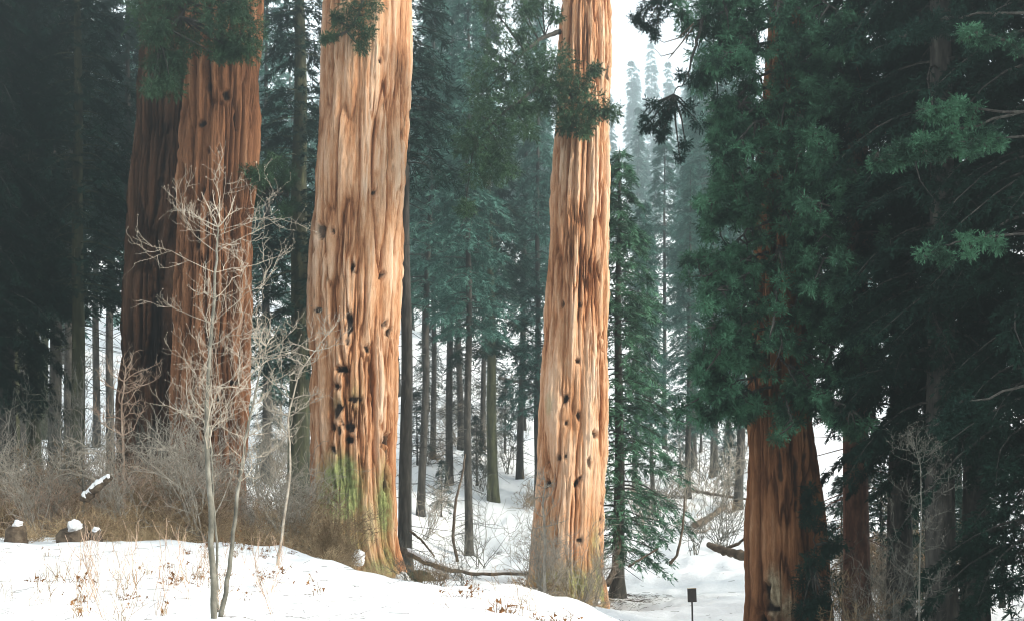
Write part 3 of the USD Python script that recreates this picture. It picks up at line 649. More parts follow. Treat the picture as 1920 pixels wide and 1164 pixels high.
# long bough on the straight sequoia, sweeping left and across its face
bough(TREE_C, BASE_C, [(1050, 60, 55.5), (1020, 70, 54.5), (985, 95, 53.5), (965, 120, 53)], 0.11, 0.03,
      [(965, 120, 53, 24), (940, 70, 53, 26), (925, 110, 53, 24), (905, 140, 53, 22), (900, 180, 53, 22), (945, 155, 53, 20), (975, 60, 53.5, 18), (930, 20, 53.5, 20), (960, -10, 53.5, 22), (1000, 10, 54, 18), (910, 5, 53.5, 14), (1020, -5, 54, 14), (985, 20, 53.5, 16), (1040, 30, 54, 10)], "needles_green", 2, per=84, grow_by=1.5)
bough(TREE_C, BASE_C, [(1056, 170, 54.6), (1030, 150, 53.5), (1000, 170, 53), (960, 200, 52.6), (890, 260, 52.4)], 0.12, 0.03,
      [(1000, 110, 53, 24), (1020, 130, 53, 24), (1045, 105, 53.4, 20), (1000, 150, 53, 22), (1035, 160, 53.2, 22), (1055, 130, 53.4, 20), (965, 190, 52.8, 22), (935, 200, 52.6, 24), (905, 220, 52.5, 22), (880, 250, 52.4, 20), (870, 275, 52.4, 16), (900, 270, 52.4, 20), (935, 250, 52.5, 22), (965, 230, 52.6, 18),
       (990, 245, 52.7, 14), (910, 300, 52.4, 14), (890, 325, 52.4, 18), (925, 325, 52.4, 18), (955, 318, 52.4, 14), (872, 390, 52.4, 10), (940, 280, 52.4, 16), (985, 205, 52.8, 12)], "needles_green", 3, per=84, grow_by=1.5)
bough(TREE_C, BASE_C, [(1062, 170, 54.4), (1080, 190, 53.7), (1110, 205, 53.5), (1140, 212, 53.5)], 0.08, 0.02,
      [(1060, 165, 53.7, 22), (1085, 150, 53.6, 20), (1078, 185, 53.5, 26), (1105, 190, 53.5, 20), (1050, 205, 53.6, 20), (1075, 225, 53.5, 22), (1100, 225, 53.5, 16), (1125, 205, 53.5, 14), (1148, 212, 53.5, 11), (1060, 235, 53.6, 12), (1095, 245, 53.5, 9), (1028, 185, 53.5, 16), (1012, 200, 53.4, 14), (1115, 130, 53.6, 8)], "needles_green", 4, per=84, grow_by=1.5)
# dark boughs over the two left giants
balls = scatter_balls(rb, 46, 255, 485, -60, 95, 49.5, 51.8, (18, 34)) + scatter_balls(rb, 14, 270, 345, 90, 170, 49.8, 51.5, (14, 26)) + scatter_balls(rb, 10, 400, 490, 85, 112, 50, 51.5, (12, 20))
bough(TREE_A, BASE_A, [(430, -120, 53.4), (400, -60, 51.5), (360, 0, 50.6), (300, 80, 50.2)], 0.14, 0.03, balls, "needles_green", 5, per=52, size=0.40)
balls = scatter_balls(rb, 26, 450, 545, 300, 400, 55, 58, (10, 22)) + scatter_balls(rb, 10, 460, 500, 310, 340, 53, 55, (10, 18))
bough(TREE_A, BASE_A, [(470, 330, 54), (500, 350, 55.5), (540, 370, 57)], 0.06, 0.02, balls, "needles_green", 6, per=36)

# the mantle of foliage that hides the right-hand giant
def mantle(tree, base, rng, rows, mat):
    for k, row in enumerate(rows):
        side = -1 if k % 2 == 0 else 1
        if k % 5 == 4:
            side = 0
        reach = rng.uniform(95, 165) if side < 0 else rng.uniform(60, 165)
        x1 = 1462 + side * reach + (rng.uniform(-30, 30) if side == 0 else 0)
        if row > 640 and side < 0:
            x1 = max(x1, 1318)
        d1 = rng.uniform(37.6, 40.4)
        drop = rng.uniform(30, 95)
        pth = [(1462 + side * 20, row - 20, 41.0), ((1462 + x1) / 2, row - 6, (41.0 + d1) / 2 - 0.3), (x1, row + drop * 0.6, d1)]
        bl = []
        for _ in range(19):
            s = rng.uniform(0.30, 1.08)
            x = 1462 + (x1 - 1462) * s + rng.normal(0, 16)
            r = row + drop * 0.6 * s ** 1.5 + abs(rng.normal(0, 30)) - 12
            if 1425 < x < 1505 and rng.random() < 0.62:      # the trunk shows through
                continue
            if r > 830 - (0 if x > 1400 else 40):
                continue
            bl.append((x, r, 41.0 + (d1 - 41.0) * s + rng.normal(0, 0.35), rng.uniform(8, 17)))
        if len(bl) > 2:
            bough(tree, base, pth, 0.05, 0.012, bl, mat, 900 + k, per=34, size=0.36, K=9, width=0.12)


mantle(TREE_D, BASE_D, np.random.default_rng(31), np.linspace(-70, 760, 60), "needles_teal")
# low green sprays at the giant's right foot
bough(TREE_D, BASE_D, [(1520, 930, 40.6), (1530, 990, 39.6), (1525, 1060, 39)], 0.04, 0.01, scatter_balls(rb, 16, 1500, 1572, 1010, 1165, 38.6, 39.8, (14, 24)) + scatter_balls(rb, 6, 1510, 1560, 900, 990, 39, 40, (8, 15)), "needles_dark", 61, per=40, size=0.32)
# boughs hanging out over the misty gap
bough(TREE_D, BASE_D, [(1330, -60, 39.5), (1312, 60, 38.8), (1298, 110, 38.6), (1285, 150, 38.5), (1262, 178, 38.5)], 0.06, 0.012,
      [(1262, 195, 38.5, 15), (1240, 200, 38.5, 13), (1222, 195, 38.5, 12), (1212, 220, 38.5, 9), (1240, 225, 38.5, 12), (1225, 240, 38.5, 9), (1245, 245, 38.5, 8), (1208, 240, 38.5, 8), (1255, 215, 38.5, 10), (1278, 140, 38.5, 8), (1290, 200, 38.6, 12), (1300, 150, 38.6, 12), (1285, 270, 38.6, 10), (1275, 295, 38.6, 9), (1310, 230, 38.8, 16), (1240, 258, 38.5, 5)], "needles_dark", 62, per=40, size=0.26, K=10)
bough(TREE_D, BASE_D, [(1340, -100, 39.5), (1290, -40, 38.8), (1240, -5, 38.5)], 0.06, 0.012,
      [(1215, 5, 38.5, 15), (1235, 10, 38.5, 16), (1205, 22, 38.5, 11), (1232, 35, 38.5, 12), (1225, 55, 38.5, 9), (1250, 15, 38.5, 14), (1200, 40, 38.5, 7), (1190, 34, 38.5, 6), (1228, 68, 38.5, 5), (1262, -5, 38.5, 16), (1283, 28, 38.5, 4), (1210, 50, 38.5, 4)], "needles_dark", 63, per=40, size=0.26, K=10)
tw = [np.array([Wp(*p) for p in pp]) - BASE_D for pp in ([(1300, 45, 38.7), (1272, 72, 38.5), (1245, 80, 38.5), (1228, 72, 38.5)], [(1298, 55, 38.7), (1275, 85, 38.5), (1262, 100, 38.5), (1240, 106, 38.5), (1228, 92, 38.5)], [(1264, 98, 38.5), (1252, 112, 38.5)])]
part(TREE_D, "bare_twigs", join([tube(p, np.linspace(0.024, 0.006, len(p)), 5) for p in tw]), "log_bark")


# lit boughs in the dark right cedars, their light put into paler needles
CED = thing("cedar_tree", "cedar with boughs coloured as lit reaching left out of the dark mass on the right", "tree", (Wp(1990, 900, 30.5)[0], 30.5, float(ground(Wp(1990, 900, 30.5)[0], 30.5))))
BC = np.array([Wp(1990, 900, 30.5)[0], 30.5, float(ground(Wp(1990, 900, 30.5)[0], 30.5))])
zt_ = np.linspace(-0.5, 24, 20)
part(CED, "trunk", tube(np.stack([0.05 * np.sin(zt_ * .5), 0 * zt_, zt_], 1), 0.18 * (1 - zt_ / 26) + 0.02, 10), "fir_bark", smooth=True)
for k, (pp, sp) in enumerate([([(1985, 190, 30.5), (1790, 245, 29.6), (1700, 280, 29), (1640, 298, 28.8)], 26), ([(1985, 215, 30.5), (1800, 205, 29.6), (1720, 205, 29.2)], 14), ([(1985, 250, 30.5), (1820, 262, 29.5), (1740, 285, 29)], 16),
                              ([(1985, 130, 30.5), (1850, 60, 29.5), (1820, 70, 29)], 10), ([(1985, 430, 30.5), (1790, 455, 29.5), (1730, 480, 29)], 10), ([(1985, 560, 30.5), (1960, 600, 29.5), (2010, 640, 29)], 12), ([(1985, 700, 30.5), (1800, 760, 29.5), (1750, 800, 29)], 12), ([(1985, 20, 30.5), (1770, 30, 29.4), (1700, 60, 29)], 12)]):
    pa = np.array(pp, float); tq = np.sort(rb.uniform(0.25, 1.0, sp)); tk = np.linspace(0, 1, len(pa))
    bl = [(np.interp(q, tk, pa[:, 0]) + rb.normal(0, 10), np.interp(q, tk, pa[:, 1]) + rb.normal(4, 9), np.interp(q, tk, pa[:, 2]), rb.uniform(9, 18)) for q in tq]
    bough(CED, BC, pp, 0.035, 0.008, bl, "needles_teal" if k in (0, 1, 2, 3, 4) else "needles_dark", 700 + k, per=34, size=0.26, K=10)

# ------------------------------------------------------------------ bare shrubs, saplings and dry weeds
def grow(rng, p, d, length, r, depth, out, spread=0.6, kids=(3, 6), up=0.25, wob=0.16, ratio=0.55, nseg=6, tips=None, tip=0.0012):
    p = np.asarray(p, float); d = unit(np.asarray(d, float))
    n = max(2, int(nseg)); step = length / n
    where = set(rng.choice(np.arange(1, n + 1), size=min(n, rng.integers(*kids) if depth else 0), replace=False).tolist()) if depth else set()
    sgn = 1
    for k in range(n):
        d = unit(d + rng.normal(0, wob, 3) + np.array([0, 0, up * 0.25]))
        q = p + d * step
        r2 = r * (1 - 0.75 * (k + 1) / n) + tip
        out.append((p, q, r * (1 - 0.75 * k / n) + tip, r2))
        if (k + 1) in where:
            s = unit(np.cross(d, rng.normal(0, 1, 3)))
            dd = unit(d * (1 - spread * 0.6) + s * spread + np.array([0, 0, up * 0.6]))
            grow(rng, q, dd, length * ratio * rng.uniform(0.6, 1.2), r2 * 0.75, depth - 1, out, spread, kids, up, wob, ratio, max(3, nseg - 1), tips, tip)
        p = q
    if tips is not None:
        tips.append((p, d))


def bake(out, sides=3):
    a = np.array([o[0] for o in out]); b = np.array([o[1] for o in out])
    return segs(a, b, np.array([o[2] for o in out]), np.array([o[3] for o in out]), sides)


def leaves(rng, pts, n, size):
    i = rng.integers(0, len(pts), n)
    P = pts[i] + rng.normal(0, 0.03, (n, 3))
    return sprays(P, rng.normal(0, 1, (n, 3)) + np.array([0, 0, -0.5]), size, 2, rng, flat=0.2, width=0.55, length=0.9)


def shrub_kind(name, seed, stems, H, r, mat, depth=3, spread=0.75, lean=0.6, leaf=0, kids=(2, 5), up=0.25, wob=0.16):
    rng = np.random.default_rng(seed); root = kind_root(name); out = []
    for _ in range(stems):
        a = rng.uniform(0, 6.28)
        grow(rng, (rng.normal(0, 0.12), rng.normal(0, 0.12), -0.1), (math.cos(a) * lean, math.sin(a) * lean, 1), H * rng.uniform(0.6, 1.1), r, depth, out, spread, kids, up, wob, tip=0.0028)
    part(root, "stems", bake(out), mat)
    if leaf:
        part(root, "leaves", leaves(rng, np.array([o[1] for o in out if o[2] < r * 0.6]), leaf, 0.05), "dry_leaf")
    return root


K_SHRUB = [shrub_kind("bare_shrub", 201, 9, 2.2, 0.016, "pale_twig", leaf=0), shrub_kind("bare_shrub", 202, 10, 1.7, 0.014, "pink_twig", leaf=40, wob=0.2),
           shrub_kind("bare_shrub", 203, 12, 1.5, 0.013, "brown_twig", leaf=120, lean=0.8, wob=0.22), shrub_kind("bare_shrub", 204, 8, 2.6, 0.018, "grey_twig", lean=0.35),
           shrub_kind("bare_shrub", 205, 13, 1.2, 0.012, "brown_twig", leaf=60, lean=1.3, spread=0.8, up=0.0, wob=0.25)]
K_SHRUB.append(shrub_kind("bare_shrub", 206, 26, 1.0, 0.006, "straw", depth=1, lean=1.0, spread=0.6, up=-0.15, wob=0.2))
SHN = ["pale branching shrub", "pinkish twiggy shrub", "brown leafy-tipped shrub", "tall grey shrub", "low sprawling brown shrub", "straw-coloured arching brush"]
rs = np.random.default_rng(12)


def put_shrub(k, px, D, where, scale=1.0, group=None):
    x = (px - 960) / F * D
    sc = scale * rs.uniform(0.85, 1.15)
    lab = f"{SHN[k]} " + ("at the bank's edge " if D < 37 and px < 660 else "near the front, " if D < 42 else "further back, " if D < 60 else "on the slope ") + mark(px)
    place(K_SHRUB[k], "bare_shrub", lab, "shrub", (x, D, float(ground(x, D)) - 0.03), rs.uniform(0, 360), lab, sc)


for px0, px1, n, D0, D1, kinds, sc, where in (
        (-40, 330, 28, 38, 47, (1, 2, 2, 4, 2), 1.0, "in the thicket behind the left snow bank"),
        (-40, 320, 18, 44, 52, (3, 0, 1, 2), 1.35, "in the thicket behind the left snow bank"),
        (-30, 150, 14, 48, 54, (2, 2, 3), 1.5, "in the thicket behind the left snow bank"),
        (230, 330, 8, 40, 46, (1, 0, 1), 1.45, "before the shaded sequoia's foot"),
        (300, 470, 20, 37, 44, (1, 4, 4, 2), 1.0, "before the broad reddish sequoia's foot"),
        (300, 460, 10, 44, 51, (2, 1, 0), 1.2, "before the broad reddish sequoia's foot"),
        (470, 640, 16, 36, 44, (4, 4, 2, 0), 0.8, "on the bank left of the charred sequoia's foot"),
        (480, 600, 8, 46, 53, (4, 2, 3), 1.1, "on the bank left of the charred sequoia's foot"),
        (-30, 660, 34, 34.6, 37.0, (5, 2, 5, 4), 0.6, "poking through the snow at the bank's edge"),
        (1570, 1800, 9, 50, 60, (3, 2, 2), 1.7, "in the shade beyond the dark cedars"),
        (300, 640, 20, 36, 42, (5, 4, 2, 0), 1.1, "along the bank's edge below the two left sequoias"),
        (-30, 330, 22, 36.5, 42, (5, 0, 5), 1.1, "along the edge of the left snow bank"),
        (600, 760, 8, 50, 53.5, (5, 4, 5), 0.8, "at the charred sequoia's foot"),
        (985, 1110, 12, 47, 53.5, (5, 0, 4, 5), 0.9, "before the straight sequoia's foot"),
        (760, 900, 6, 46, 56, (4, 2, 3), 0.7, "in the snow hollow between the two bright sequoias"),
        (780, 1000, 16, 76, 130, (3, 0, 3, 4), 1.5, "on the snow slope between the two bright sequoias"),
        (1180, 1400, 16, 74, 120, (3, 0, 3, 4), 1.5, "on the snow slope right of the straight sequoia"),
        (470, 580, 8, 76, 110, (3, 0, 4), 1.6, "on the slope behind the leaning sapling"),
        (1580, 1720, 10, 36, 46, (0, 3, 2), 1.0, "below the reddish-brown cedar trunk")):
    for _ in range(n):
        k = kinds[rs.integers(len(kinds))]
        put_shrub(k, rs.uniform(px0, px1), rs.uniform(D0, D1), where, sc, f"{SHN[k]}s {where}".replace("leavess", "leaves"))


def sapling(name, label, px_path, D, r0, r1, pairs, mat, seed, Lr=(0.55, 0.9), top=True, depth=2, sidemix=0.85, leanup=0.30, twig=0.0026):
    rng = np.random.default_rng(seed)
    P = np.array([Wp(a, b, D) for a, b in px_path])
    base = np.array([P[0, 0], D, float(ground(P[0, 0], D)) - 0.05])
    P[0, 2] = base[2]
    P = P - base
    t = np.linspace(0, 1, len(P)); tt = np.linspace(0, 1, 28)
    Q = np.stack([np.interp(tt, t, P[:, k]) for k in range(3)], 1) + rng.normal(0, 0.006, (28, 3)) + np.array([0, 0.02, 0]) * np.sin(tt * 9)[:, None]
    rr = np.interp(tt, [0, 1], [r0, r1])
    root = thing(name, label, "sapling", base)
    part(root, "stem", tube(Q, rr, 8), mat, smooth=True)
    sp = P[-1] - P[0]
    tips = []
    for k, s in enumerate(pairs):
        q0 = np.array([np.interp(s, tt, Q[:, j]) for j in range(3)])
        a0 = rng.uniform(-0.5, 0.5) if k % 3 else rng.uniform(1.2, 1.8)
        for sg in (0, math.pi):
            a = a0 + sg + rng.normal(0, 0.15)
            out = []
            L = rng.uniform(*Lr) * (1.15 - 0.5 * s)
            grow(rng, q0, (math.cos(a) * sidemix, math.sin(a) * sidemix, leanup), L, max(twig, 0.22 * np.interp(s, [0, 1], [r0, r1])), depth, out, spread=0.75, kids=(4, 7), up=0.30, wob=0.19, ratio=0.42, nseg=9, tips=tips, tip=0.0006 * max(1.0, D / 16))
            part(root, "branch", bake(out, 4), "pale_twig" if mat == "grey_twig" and D < 25 else mat)
    if top:
        for _ in range(4):
            out = []
            a = rng.uniform(0, 6.28)
            grow(rng, Q[-1], (math.cos(a) * 0.8, math.sin(a) * 0.8, 0.6), rng.uniform(0.35, 0.65), r1 * 0.8, depth, out, spread=0.8, kids=(2, 4), up=0.3, wob=0.17, ratio=0.5, nseg=7, tips=tips)
            part(root, "branch", bake(out, 4), "pale_twig" if mat == "grey_twig" and D < 25 else mat)
    if tips:
        tp = np.array([x[0] for x in tips]); td = np.array([x[1] for x in tips])
        part(root, "buds", sprays(tp, td, 0.022 * max(1.0, D / 25), 2, rng, flat=0.2, width=0.3, length=1.0), "pale_twig", kind="stuff")
    return root


sapling("bare_sapling", "tall bare sapling with pale upcurved twigs in front of the broad reddish sequoia", [(402, 1172), (397, 1000), (388, 850), (390, 720), (398, 600), (406, 470), (409, 425)], 15.5, 0.036, 0.008,
        [0.34, 0.41, 0.48, 0.54, 0.60, 0.66, 0.72, 0.78, 0.84, 0.89, 0.93, 0.97], "grey_twig", 301, Lr=(0.85, 1.4))
sapling("bare_sapling", "second bare sapling leaning right beside the tall one", [(412, 1172), (430, 1060), (445, 930), (462, 820), (480, 730), (500, 650)], 15.9, 0.030, 0.006,
        [0.45, 0.53, 0.60, 0.67, 0.74, 0.80, 0.86, 0.92, 0.97], "grey_twig", 302, Lr=(0.7, 1.2))
sapling("bare_sapling", "thin third stem rising between the tall and the leaning sapling", [(408, 1172), (405, 1000), (398, 880), (392, 780)], 16.4, 0.018, 0.007, [0.6, 0.75, 0.9], "grey_twig", 303, Lr=(0.3, 0.5), depth=1)
sapling("bare_sapling", "small bare sapling against the straight sequoia's foot", [(1020, 1085), (1022, 1000), (1018, 950), (1022, 900)], 46, 0.055, 0.016, [0.3, 0.42, 0.54, 0.66, 0.78, 0.9], "pale_twig", 304, Lr=(0.7, 1.1), twig=0.014)
sapling("bare_sapling", "pale leafless sapling with level twigs before the dark cedars on the right", [(1724, 1200), (1724, 1080), (1727, 960), (1726, 870), (1716, 840)], 32, 0.026, 0.006, [0.15, 0.25, 0.34, 0.43, 0.52, 0.60, 0.68, 0.76, 0.84, 0.92], "grey_twig", 305, Lr=(0.8, 1.5), leanup=0.15, twig=0.004)
sapling("bare_sapling", "thin leaning twiggy sapling beside the charred sequoia's left edge", [(520, 1040), (545, 880), (540, 780), (560, 700), (610, 630)], 30, 0.03, 0.009, [0.4, 0.5, 0.6, 0.7, 0.8, 0.9], "pale_twig", 306, Lr=(0.7, 1.2), twig=0.01)
sapling("bare_sapling", "forked pale sapling standing out of the thicket at the left", [(158, 985), (155, 900), (152, 800), (158, 700)], 40, 0.04, 0.012, [0.3, 0.42, 0.54, 0.66, 0.78, 0.9], "grey_twig", 307, Lr=(0.8, 1.4), twig=0.014)
sapling("bare_sapling", "forked pinkish sapling standing out of the thicket before the shaded sequoia", [(236, 990), (232, 860), (228, 760), (236, 690)], 39, 0.045, 0.014, [0.35, 0.48, 0.58, 0.68, 0.78, 0.88], "pink_twig", 308, Lr=(1.1, 1.8), twig=0.016)

# thin dry weeds poking out of the near snow
def weed_kind(name, seed, n, H, mat, leaf=0):
    rng = np.random.default_rng(seed); root = kind_root(name); out = []
    for _ in range(n):
        a = rng.uniform(0, 6.28)
        grow(rng, (rng.normal(0, 0.05), rng.normal(0, 0.05), -0.05), (math.cos(a) * 0.5, math.sin(a) * 0.5, 1), H * rng.uniform(0.5, 1.1), 0.0026, 1, out, 0.5, (1, 4), 0.2, 0.14, 0.5, 6)
    part(root, "stalks", bake(out), mat)
    if leaf:
        pts = np.array([o[1] for o in out]); part(root, "leaves", leaves(rng, pts, leaf, 0.06), "dry_leaf")
    return root


K_WEED = [weed_kind("dry_weed", 401, 3, 0.50, "brown_twig"), weed_kind("dry_weed", 402, 6, 0.36, "brown_twig", 8), weed_kind("dry_weed", 403, 3, 0.75, "pink_twig"), weed_kind("dry_weed", 404, 7, 0.16, "dry_leaf", 12)]
WN = ["thin brown dry stalks", "bunch of dry brown weed", "long reddish stalks", "tuft of orange dead leaves"]
rw = np.random.default_rng(15)


def weed_label(k, px, D):
    at = [m for a, m in ((-400, "near the left corner"), (110, "well left of the tall sapling"), (270, "just left of the tall sapling"), (390, "at the two saplings' feet"), (450, "right of the two saplings"), (560, "below the charred sequoia"), (760, "below the snow hollow"), (960, "below the straight sequoia")) if a <= px][-1]
    return f"{WN[k]} on the {'near' if D < 19 else 'middle' if D < 24 else 'upper'} snow {at}"


spots = [(*Wp(px, row, 1)[:1], 0, px, row) for px, row in ()]
for k, n, x0, x1, D0, D1 in ((0, 46, -20, 420, 15.2, 26), (2, 26, -20, 520, 15.2, 24), (1, 20, -20, 640, 16, 30), (3, 9, 20, 540, 18, 33), (0, 10, 820, 1080, 15.5, 24), (3, 3, 840, 1090, 16, 24), (1, 3, 850, 1080, 20, 26), (3, 9, 380, 560, 29, 36), (1, 9, 380, 640, 30, 36)):
    for _ in range(n):
        px, D = rw.uniform(x0, x1), rw.uniform(D0, D1)
        x = (px - 960) / F * D
        where = "on the left snow bank" if px < 700 else "on the snow right of the charred sequoia"
        place(K_WEED[k], "dry_weed", weed_label(k, px, D), "weed", (x, D, float(ground(x, D))), rw.uniform(0, 360), weed_label(k, px, D), rw.uniform(0.7, 1.3))
for px, D, lab in ((150, 21, "curled orange-brown dead weed low on the left snow"), (62, 24, "brown upright dried seed head on the left snow"), (335, 22, "rusty narrow dried stalk standing left of the saplings"), (520, 27, "tan dry weed hanging over the bank's edge"), (945, 16.6, "dark dry tuft by the lower edge of the snow"), (872, 21, "orange-leaved dry sprig on the snow hollow's rim")):
    x = (px - 960) / F * D
    place(K_WEED[3], "dry_weed", lab, "weed", (x, D, float(ground(x, D))), px, None, 1.6)


# ------------------------------------------------------------------ fallen logs, stumps, roots
def log(name, label, path, r0, r1, seed, stubs=0, snow=True, cat="log", bark="log_bark", twigs=0):
    rng = np.random.default_rng(seed)
    P = np.array([Wp(*p) for p in path])
    base = P.mean(0)
    Q0 = P - base
    t = np.linspace(0, 1, len(P)); tt = np.linspace(0, 1, 22)
    Q = np.stack([np.interp(tt, t, Q0[:, k]) for k in range(3)], 1) + rng.normal(0, 0.12 * r0, (22, 3))
    rr = np.interp(tt, [0, 1], [r0, r1]) * rng.uniform(0.85, 1.15, 22)
    root = thing(name, label, cat, base)
    part(root, "trunk", tube(Q, rr, 11), bark, smooth=40)
    for k in range(stubs):
        out = []
        i = rng.integers(3, 20)
        grow(rng, Q[i], rng.normal(0, 1, 3) + np.array([0, 0, 0.8]), rng.uniform(0.5, 1.3), rr[i] * 0.3, 1, out, nseg=5)
        part(root, "branch", bake(out, 5), bark)
    if snow:
        off = Q + np.array([0, -0.25, 1.0]) * (rr * 0.5)[:, None]
        keep = slice(1, 21)
        part(root, "snow_cap", tube(off[keep], rr[keep] * (0.80 + 0.2 * rng.random(20)), 9), "snow", smooth=True)
    return root


log("fallen_log", "snow-capped broken log tilted up out of the thicket", [(158, 938, 34.6), (182, 912, 34.5), (208, 893, 34.4)], 0.12, 0.08, 1)
log("fallen_log", "jagged fallen bough ending by the half hidden sequoia", [(1328, 1020, 50), (1350, 1030, 49.6), (1380, 1038, 49.2), (1420, 1050, 48.6)], 0.10, 0.20, 2, stubs=0, snow=False)
log("fallen_log", "upturned side fork of the jagged fallen bough", [(1358, 1030, 49.6), (1385, 1018, 49.4), (1404, 1002, 49.2)], 0.07, 0.035, 21, snow=False)
log("fallen_log", "short bark-covered log lying on the snow slope", [(1302, 984, 84), (1330, 972, 86), (1358, 948, 88)], 0.22, 0.16, 3, snow=False)
log("fallen_log", "long thin dark log lying across the far slope", [(1290, 918, 98), (1340, 926, 97), (1402, 936, 96)], 0.11, 0.09, 4, snow=False)
log("fallen_log", "dark log lying in the hollow between the two bright sequoias", [(752, 1030, 58.5), (800, 1052, 59), (840, 1066, 60), (900, 1074, 61), (1000, 1074, 62)], 0.15, 0.10, 5, bark="log_bark")
log("fallen_log", "low log behind the bank left of the charred sequoia", [(440, 962, 62), (480, 966, 62), (530, 972, 62)], 0.22, 0.2, 6)
log("fallen_log", "snow-dusted log high on the slope left of the straight sequoia", [(935, 706, 150), (965, 712, 150), (1000, 720, 150)], 0.28, 0.2, 7, stubs=3)
log("fallen_log", "second thin log on the slope below the snow-dusted one", [(905, 740, 142), (950, 752, 142), (1000, 742, 142)], 0.2, 0.14, 8, stubs=3)
log("fallen_log", "bowed dead stem beside the slender bare-stemmed fir", [(858, 1052, 78), (849, 1010, 78), (854, 940, 78), (868, 885, 79), (872, 850, 79)], 0.10, 0.04, 9, snow=False, cat="dead stem")
log("fallen_log", "curved dead stem leaning on the drooping fir's trunk", [(1138, 1094, 58), (1152, 1070, 58.4), (1158, 1030, 59), (1160, 990, 59.4)], 0.15, 0.09, 10, snow=False, cat="dead stem")
log("fallen_log", "bent dead stem hooked at the foot below the green boughs", [(1256, 1056, 58), (1270, 1040, 58), (1280, 990, 58.2), (1284, 930, 58.4)], 0.07, 0.03, 11, snow=False, cat="dead stem")
log("fallen_log", "thin broken stick hanging among the green boughs", [(1178, 1062, 57.5), (1205, 1045, 57.6), (1234, 1028, 57.8)], 0.05, 0.04, 12, snow=False, cat="stick")
log("fallen_log", "arched dead branch on the snow right of the charred sequoia", [(768, 994, 62), (790, 1012, 62), (805, 1030, 62), (815, 1044, 62)], 0.06, 0.03, 13, snow=False, cat="stick")


def stump(label, px, row, D, r, h, seed):
    rng = np.random.default_rng(seed)
    b = Wp(px, row, D); b[2] = float(ground(b[0], b[1])) - 0.1
    root = thing("tree_stump", label, "stump", b)
    z = np.linspace(0, h, 9)
    part(root, "stub", tube(np.stack([rng.normal(0, 0.02, 9), rng.normal(0, 0.02, 9), z], 1), r * (1.25 - 0.4 * z / h) * rng.uniform(0.9, 1.1, 9), 12), "log_bark", smooth=40)
    s = trimesh.creation.icosphere(3, 1.0)
    v = np.array(s.vertices); v = v * np.array([r * 0.5, r * 0.6, r * 0.5]) * (0.45 + 1.1 * meshkit.fbm(v * 1.9, 4, seed))[:, None] + np.array([r * 0.15, 0, h + r * 0.1])
    part(root, "snow_cap", (v, np.array(s.faces)), "snow", smooth=True)


stump("dark stump with a tall snow cap at the left end of the thicket", 30, 1012, 34, 0.24, 0.55, 1)
stump("broad dark stump with patchy snow left of the tilted log", 138, 1012, 34, 0.36, 0.45, 2)
stump("short stump with a small snow cap below the tilted log", 178, 1016, 34, 0.18, 0.35, 3)


def mound(name, label, px, row, D, rx, rz, seed, mat="snow", cat="snow"):
    s = trimesh.creation.icosphere(4, 1.0)
    v = np.array(s.vertices) * (0.65 + 0.7 * meshkit.fbm(np.array(s.vertices) * 1.6, 4, seed))[:, None] * np.array([rx, rx * 0.8, rz])
    m = part(None, name, (v + Wp(px, row, D), np.array(s.faces)), mat, smooth=True)
    tag(m, label, cat)


mound("snow_lump", "lump of snow caught on the charred sequoia's left root", 672, 1046, 53.9, 0.26, 0.32, 1)
mound("snow_lump", "lump of snow wedged at the charred sequoia's right root", 755, 1090, 53.4, 0.30, 0.35, 2)
mound("snow_lump", "small snow patch on the straight sequoia's mossy right foot", 1119, 1128, 53.5, 0.15, 0.12, 3)
mound("moss_root", "brown buttress root spreading right of the charred sequoia", 785, 1090, 55, 0.7, 0.42, 4, "mossy_bark", "root")

# ------------------------------------------------------------------ the little sign
b = Wp(1297, 1190, 36); b[2] = float(ground(b[0], b[1])) - 0.15
zt = CZ + (HROW - 1103) / F * 36 - b[2]
sg = thing("trail_sign", "small brown board on a thin post standing in the snow", "sign", b, rotz=-8)
post = trimesh.creation.box([0.042, 0.042, zt - 0.16]); post.apply_translation([0, 0, (zt - 0.16) / 2])
post.apply_transform(trimesh.transformations.rotation_matrix(math.radians(-1.2), [0, 1, 0], [0, 0, zt]))
part(sg, "post", post, "sign_brown")
bd = trimesh.creation.box([0.225, 0.028, 0.335]); bd.apply_translation([0.0, -0.038, zt - 0.165])
bd.apply_transform(trimesh.transformations.rotation_matrix(math.radians(-2.5), [0, 1, 0], [0, 0, zt]))
part(sg, "board", bd, "sign_brown")
cp = trimesh.creation.box([0.235, 0.05, 0.014]); cp.apply_translation([0.0, -0.038, zt + 0.011])
cp.apply_transform(trimesh.transformations.rotation_matrix(math.radians(-2.5), [0, 1, 0], [0, 0, zt]))
part(sg, "cap_strip", cp, "pale_wood")
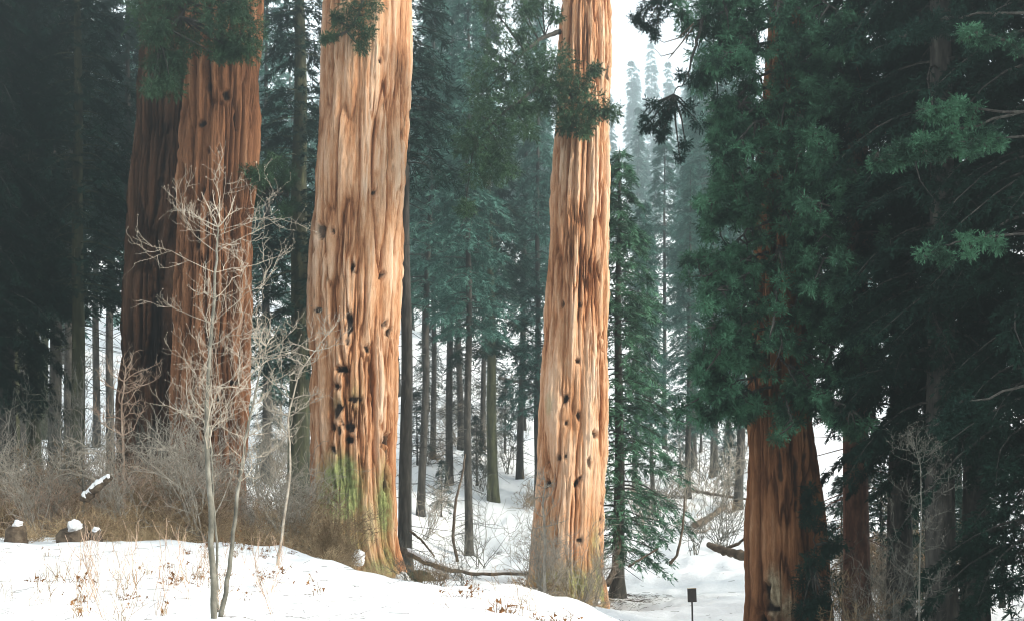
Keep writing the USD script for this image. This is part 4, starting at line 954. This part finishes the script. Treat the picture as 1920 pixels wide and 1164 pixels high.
for dz in (0.07, 0.26):
    bl = trimesh.creation.cylinder(radius=0.010, height=0.012, sections=8); bl.apply_transform(trimesh.transformations.rotation_matrix(math.pi / 2, [1, 0, 0])); bl.apply_translation([0.0, -0.057, zt - dz])
    part(sg, "bolt", bl, "log_bark")

# ------------------------------------------------------------------ needles and twigs fallen on the snow
rl = np.random.default_rng(8)
N = 2200
a = rl.uniform(-0.40, 0.40, N); D = 14.5 * (130 / 14.5) ** (rl.random(N) ** 1.3)
x, y = a * D, D
zg = ground(x, y)
th = rl.uniform(0, 6.28, N); Ls = rl.uniform(0.04, 0.42, N) ** 1.6 * (1 + y / 60)
for bx, by, br in ((-6.2, 56, 2.0), (2.4, 56, 1.7), (8.2, 42, 1.7), (-12.0, 54, 2.0), (10.4, 43, 0.8), (4.5, 60, 0.6)):   # bark and twigs shed at the feet of the trunks
    t_, d_ = rl.uniform(0, 6.28, 420), br + np.abs(rl.normal(0, 0.9, 420))
    x, y = np.r_[x, bx + d_ * np.cos(t_)], np.r_[y, by + d_ * np.sin(t_)]
N = len(x); zg = ground(x, y)
th = rl.uniform(0, 6.28, N); Ls = rl.uniform(0.04, 0.42, N) ** 1.6 * (1 + y / 60)
A = np.stack([x, y, zg + 0.012], 1); B2x, B2y = x + np.cos(th) * Ls, y + np.sin(th) * Ls
B = np.stack([B2x, B2y, ground(B2x, B2y) + 0.012 + rl.uniform(0, 0.10, N) * Ls], 1)
lit = part(None, "fallen_twigs", segs(A, B, 0.0015 + 0.00010 * y, 0.001 + 0.00008 * y, 3), "litter")
tag(lit, "dead twigs and needles strewn over the snow", "litter", kind="stuff")

# ------------------------------------------------------------------ haze
hz = trimesh.creation.box([1160, 700, 190]); hz.apply_translation([40, 255, 190 / 2 - 22])
M["mist"] = usdkit.material(stage, "/World/Looks/mist", {"v": ("principled_volume", {"color": (0.82, 0.95, 0.97), "density": HAZE_DENSITY, "anisotropy": 0.8})}, [], volume="v.volume")
tag(part(None, "haze", hz, "mist"), "thin pale mist among the trees", "mist", kind="stuff")
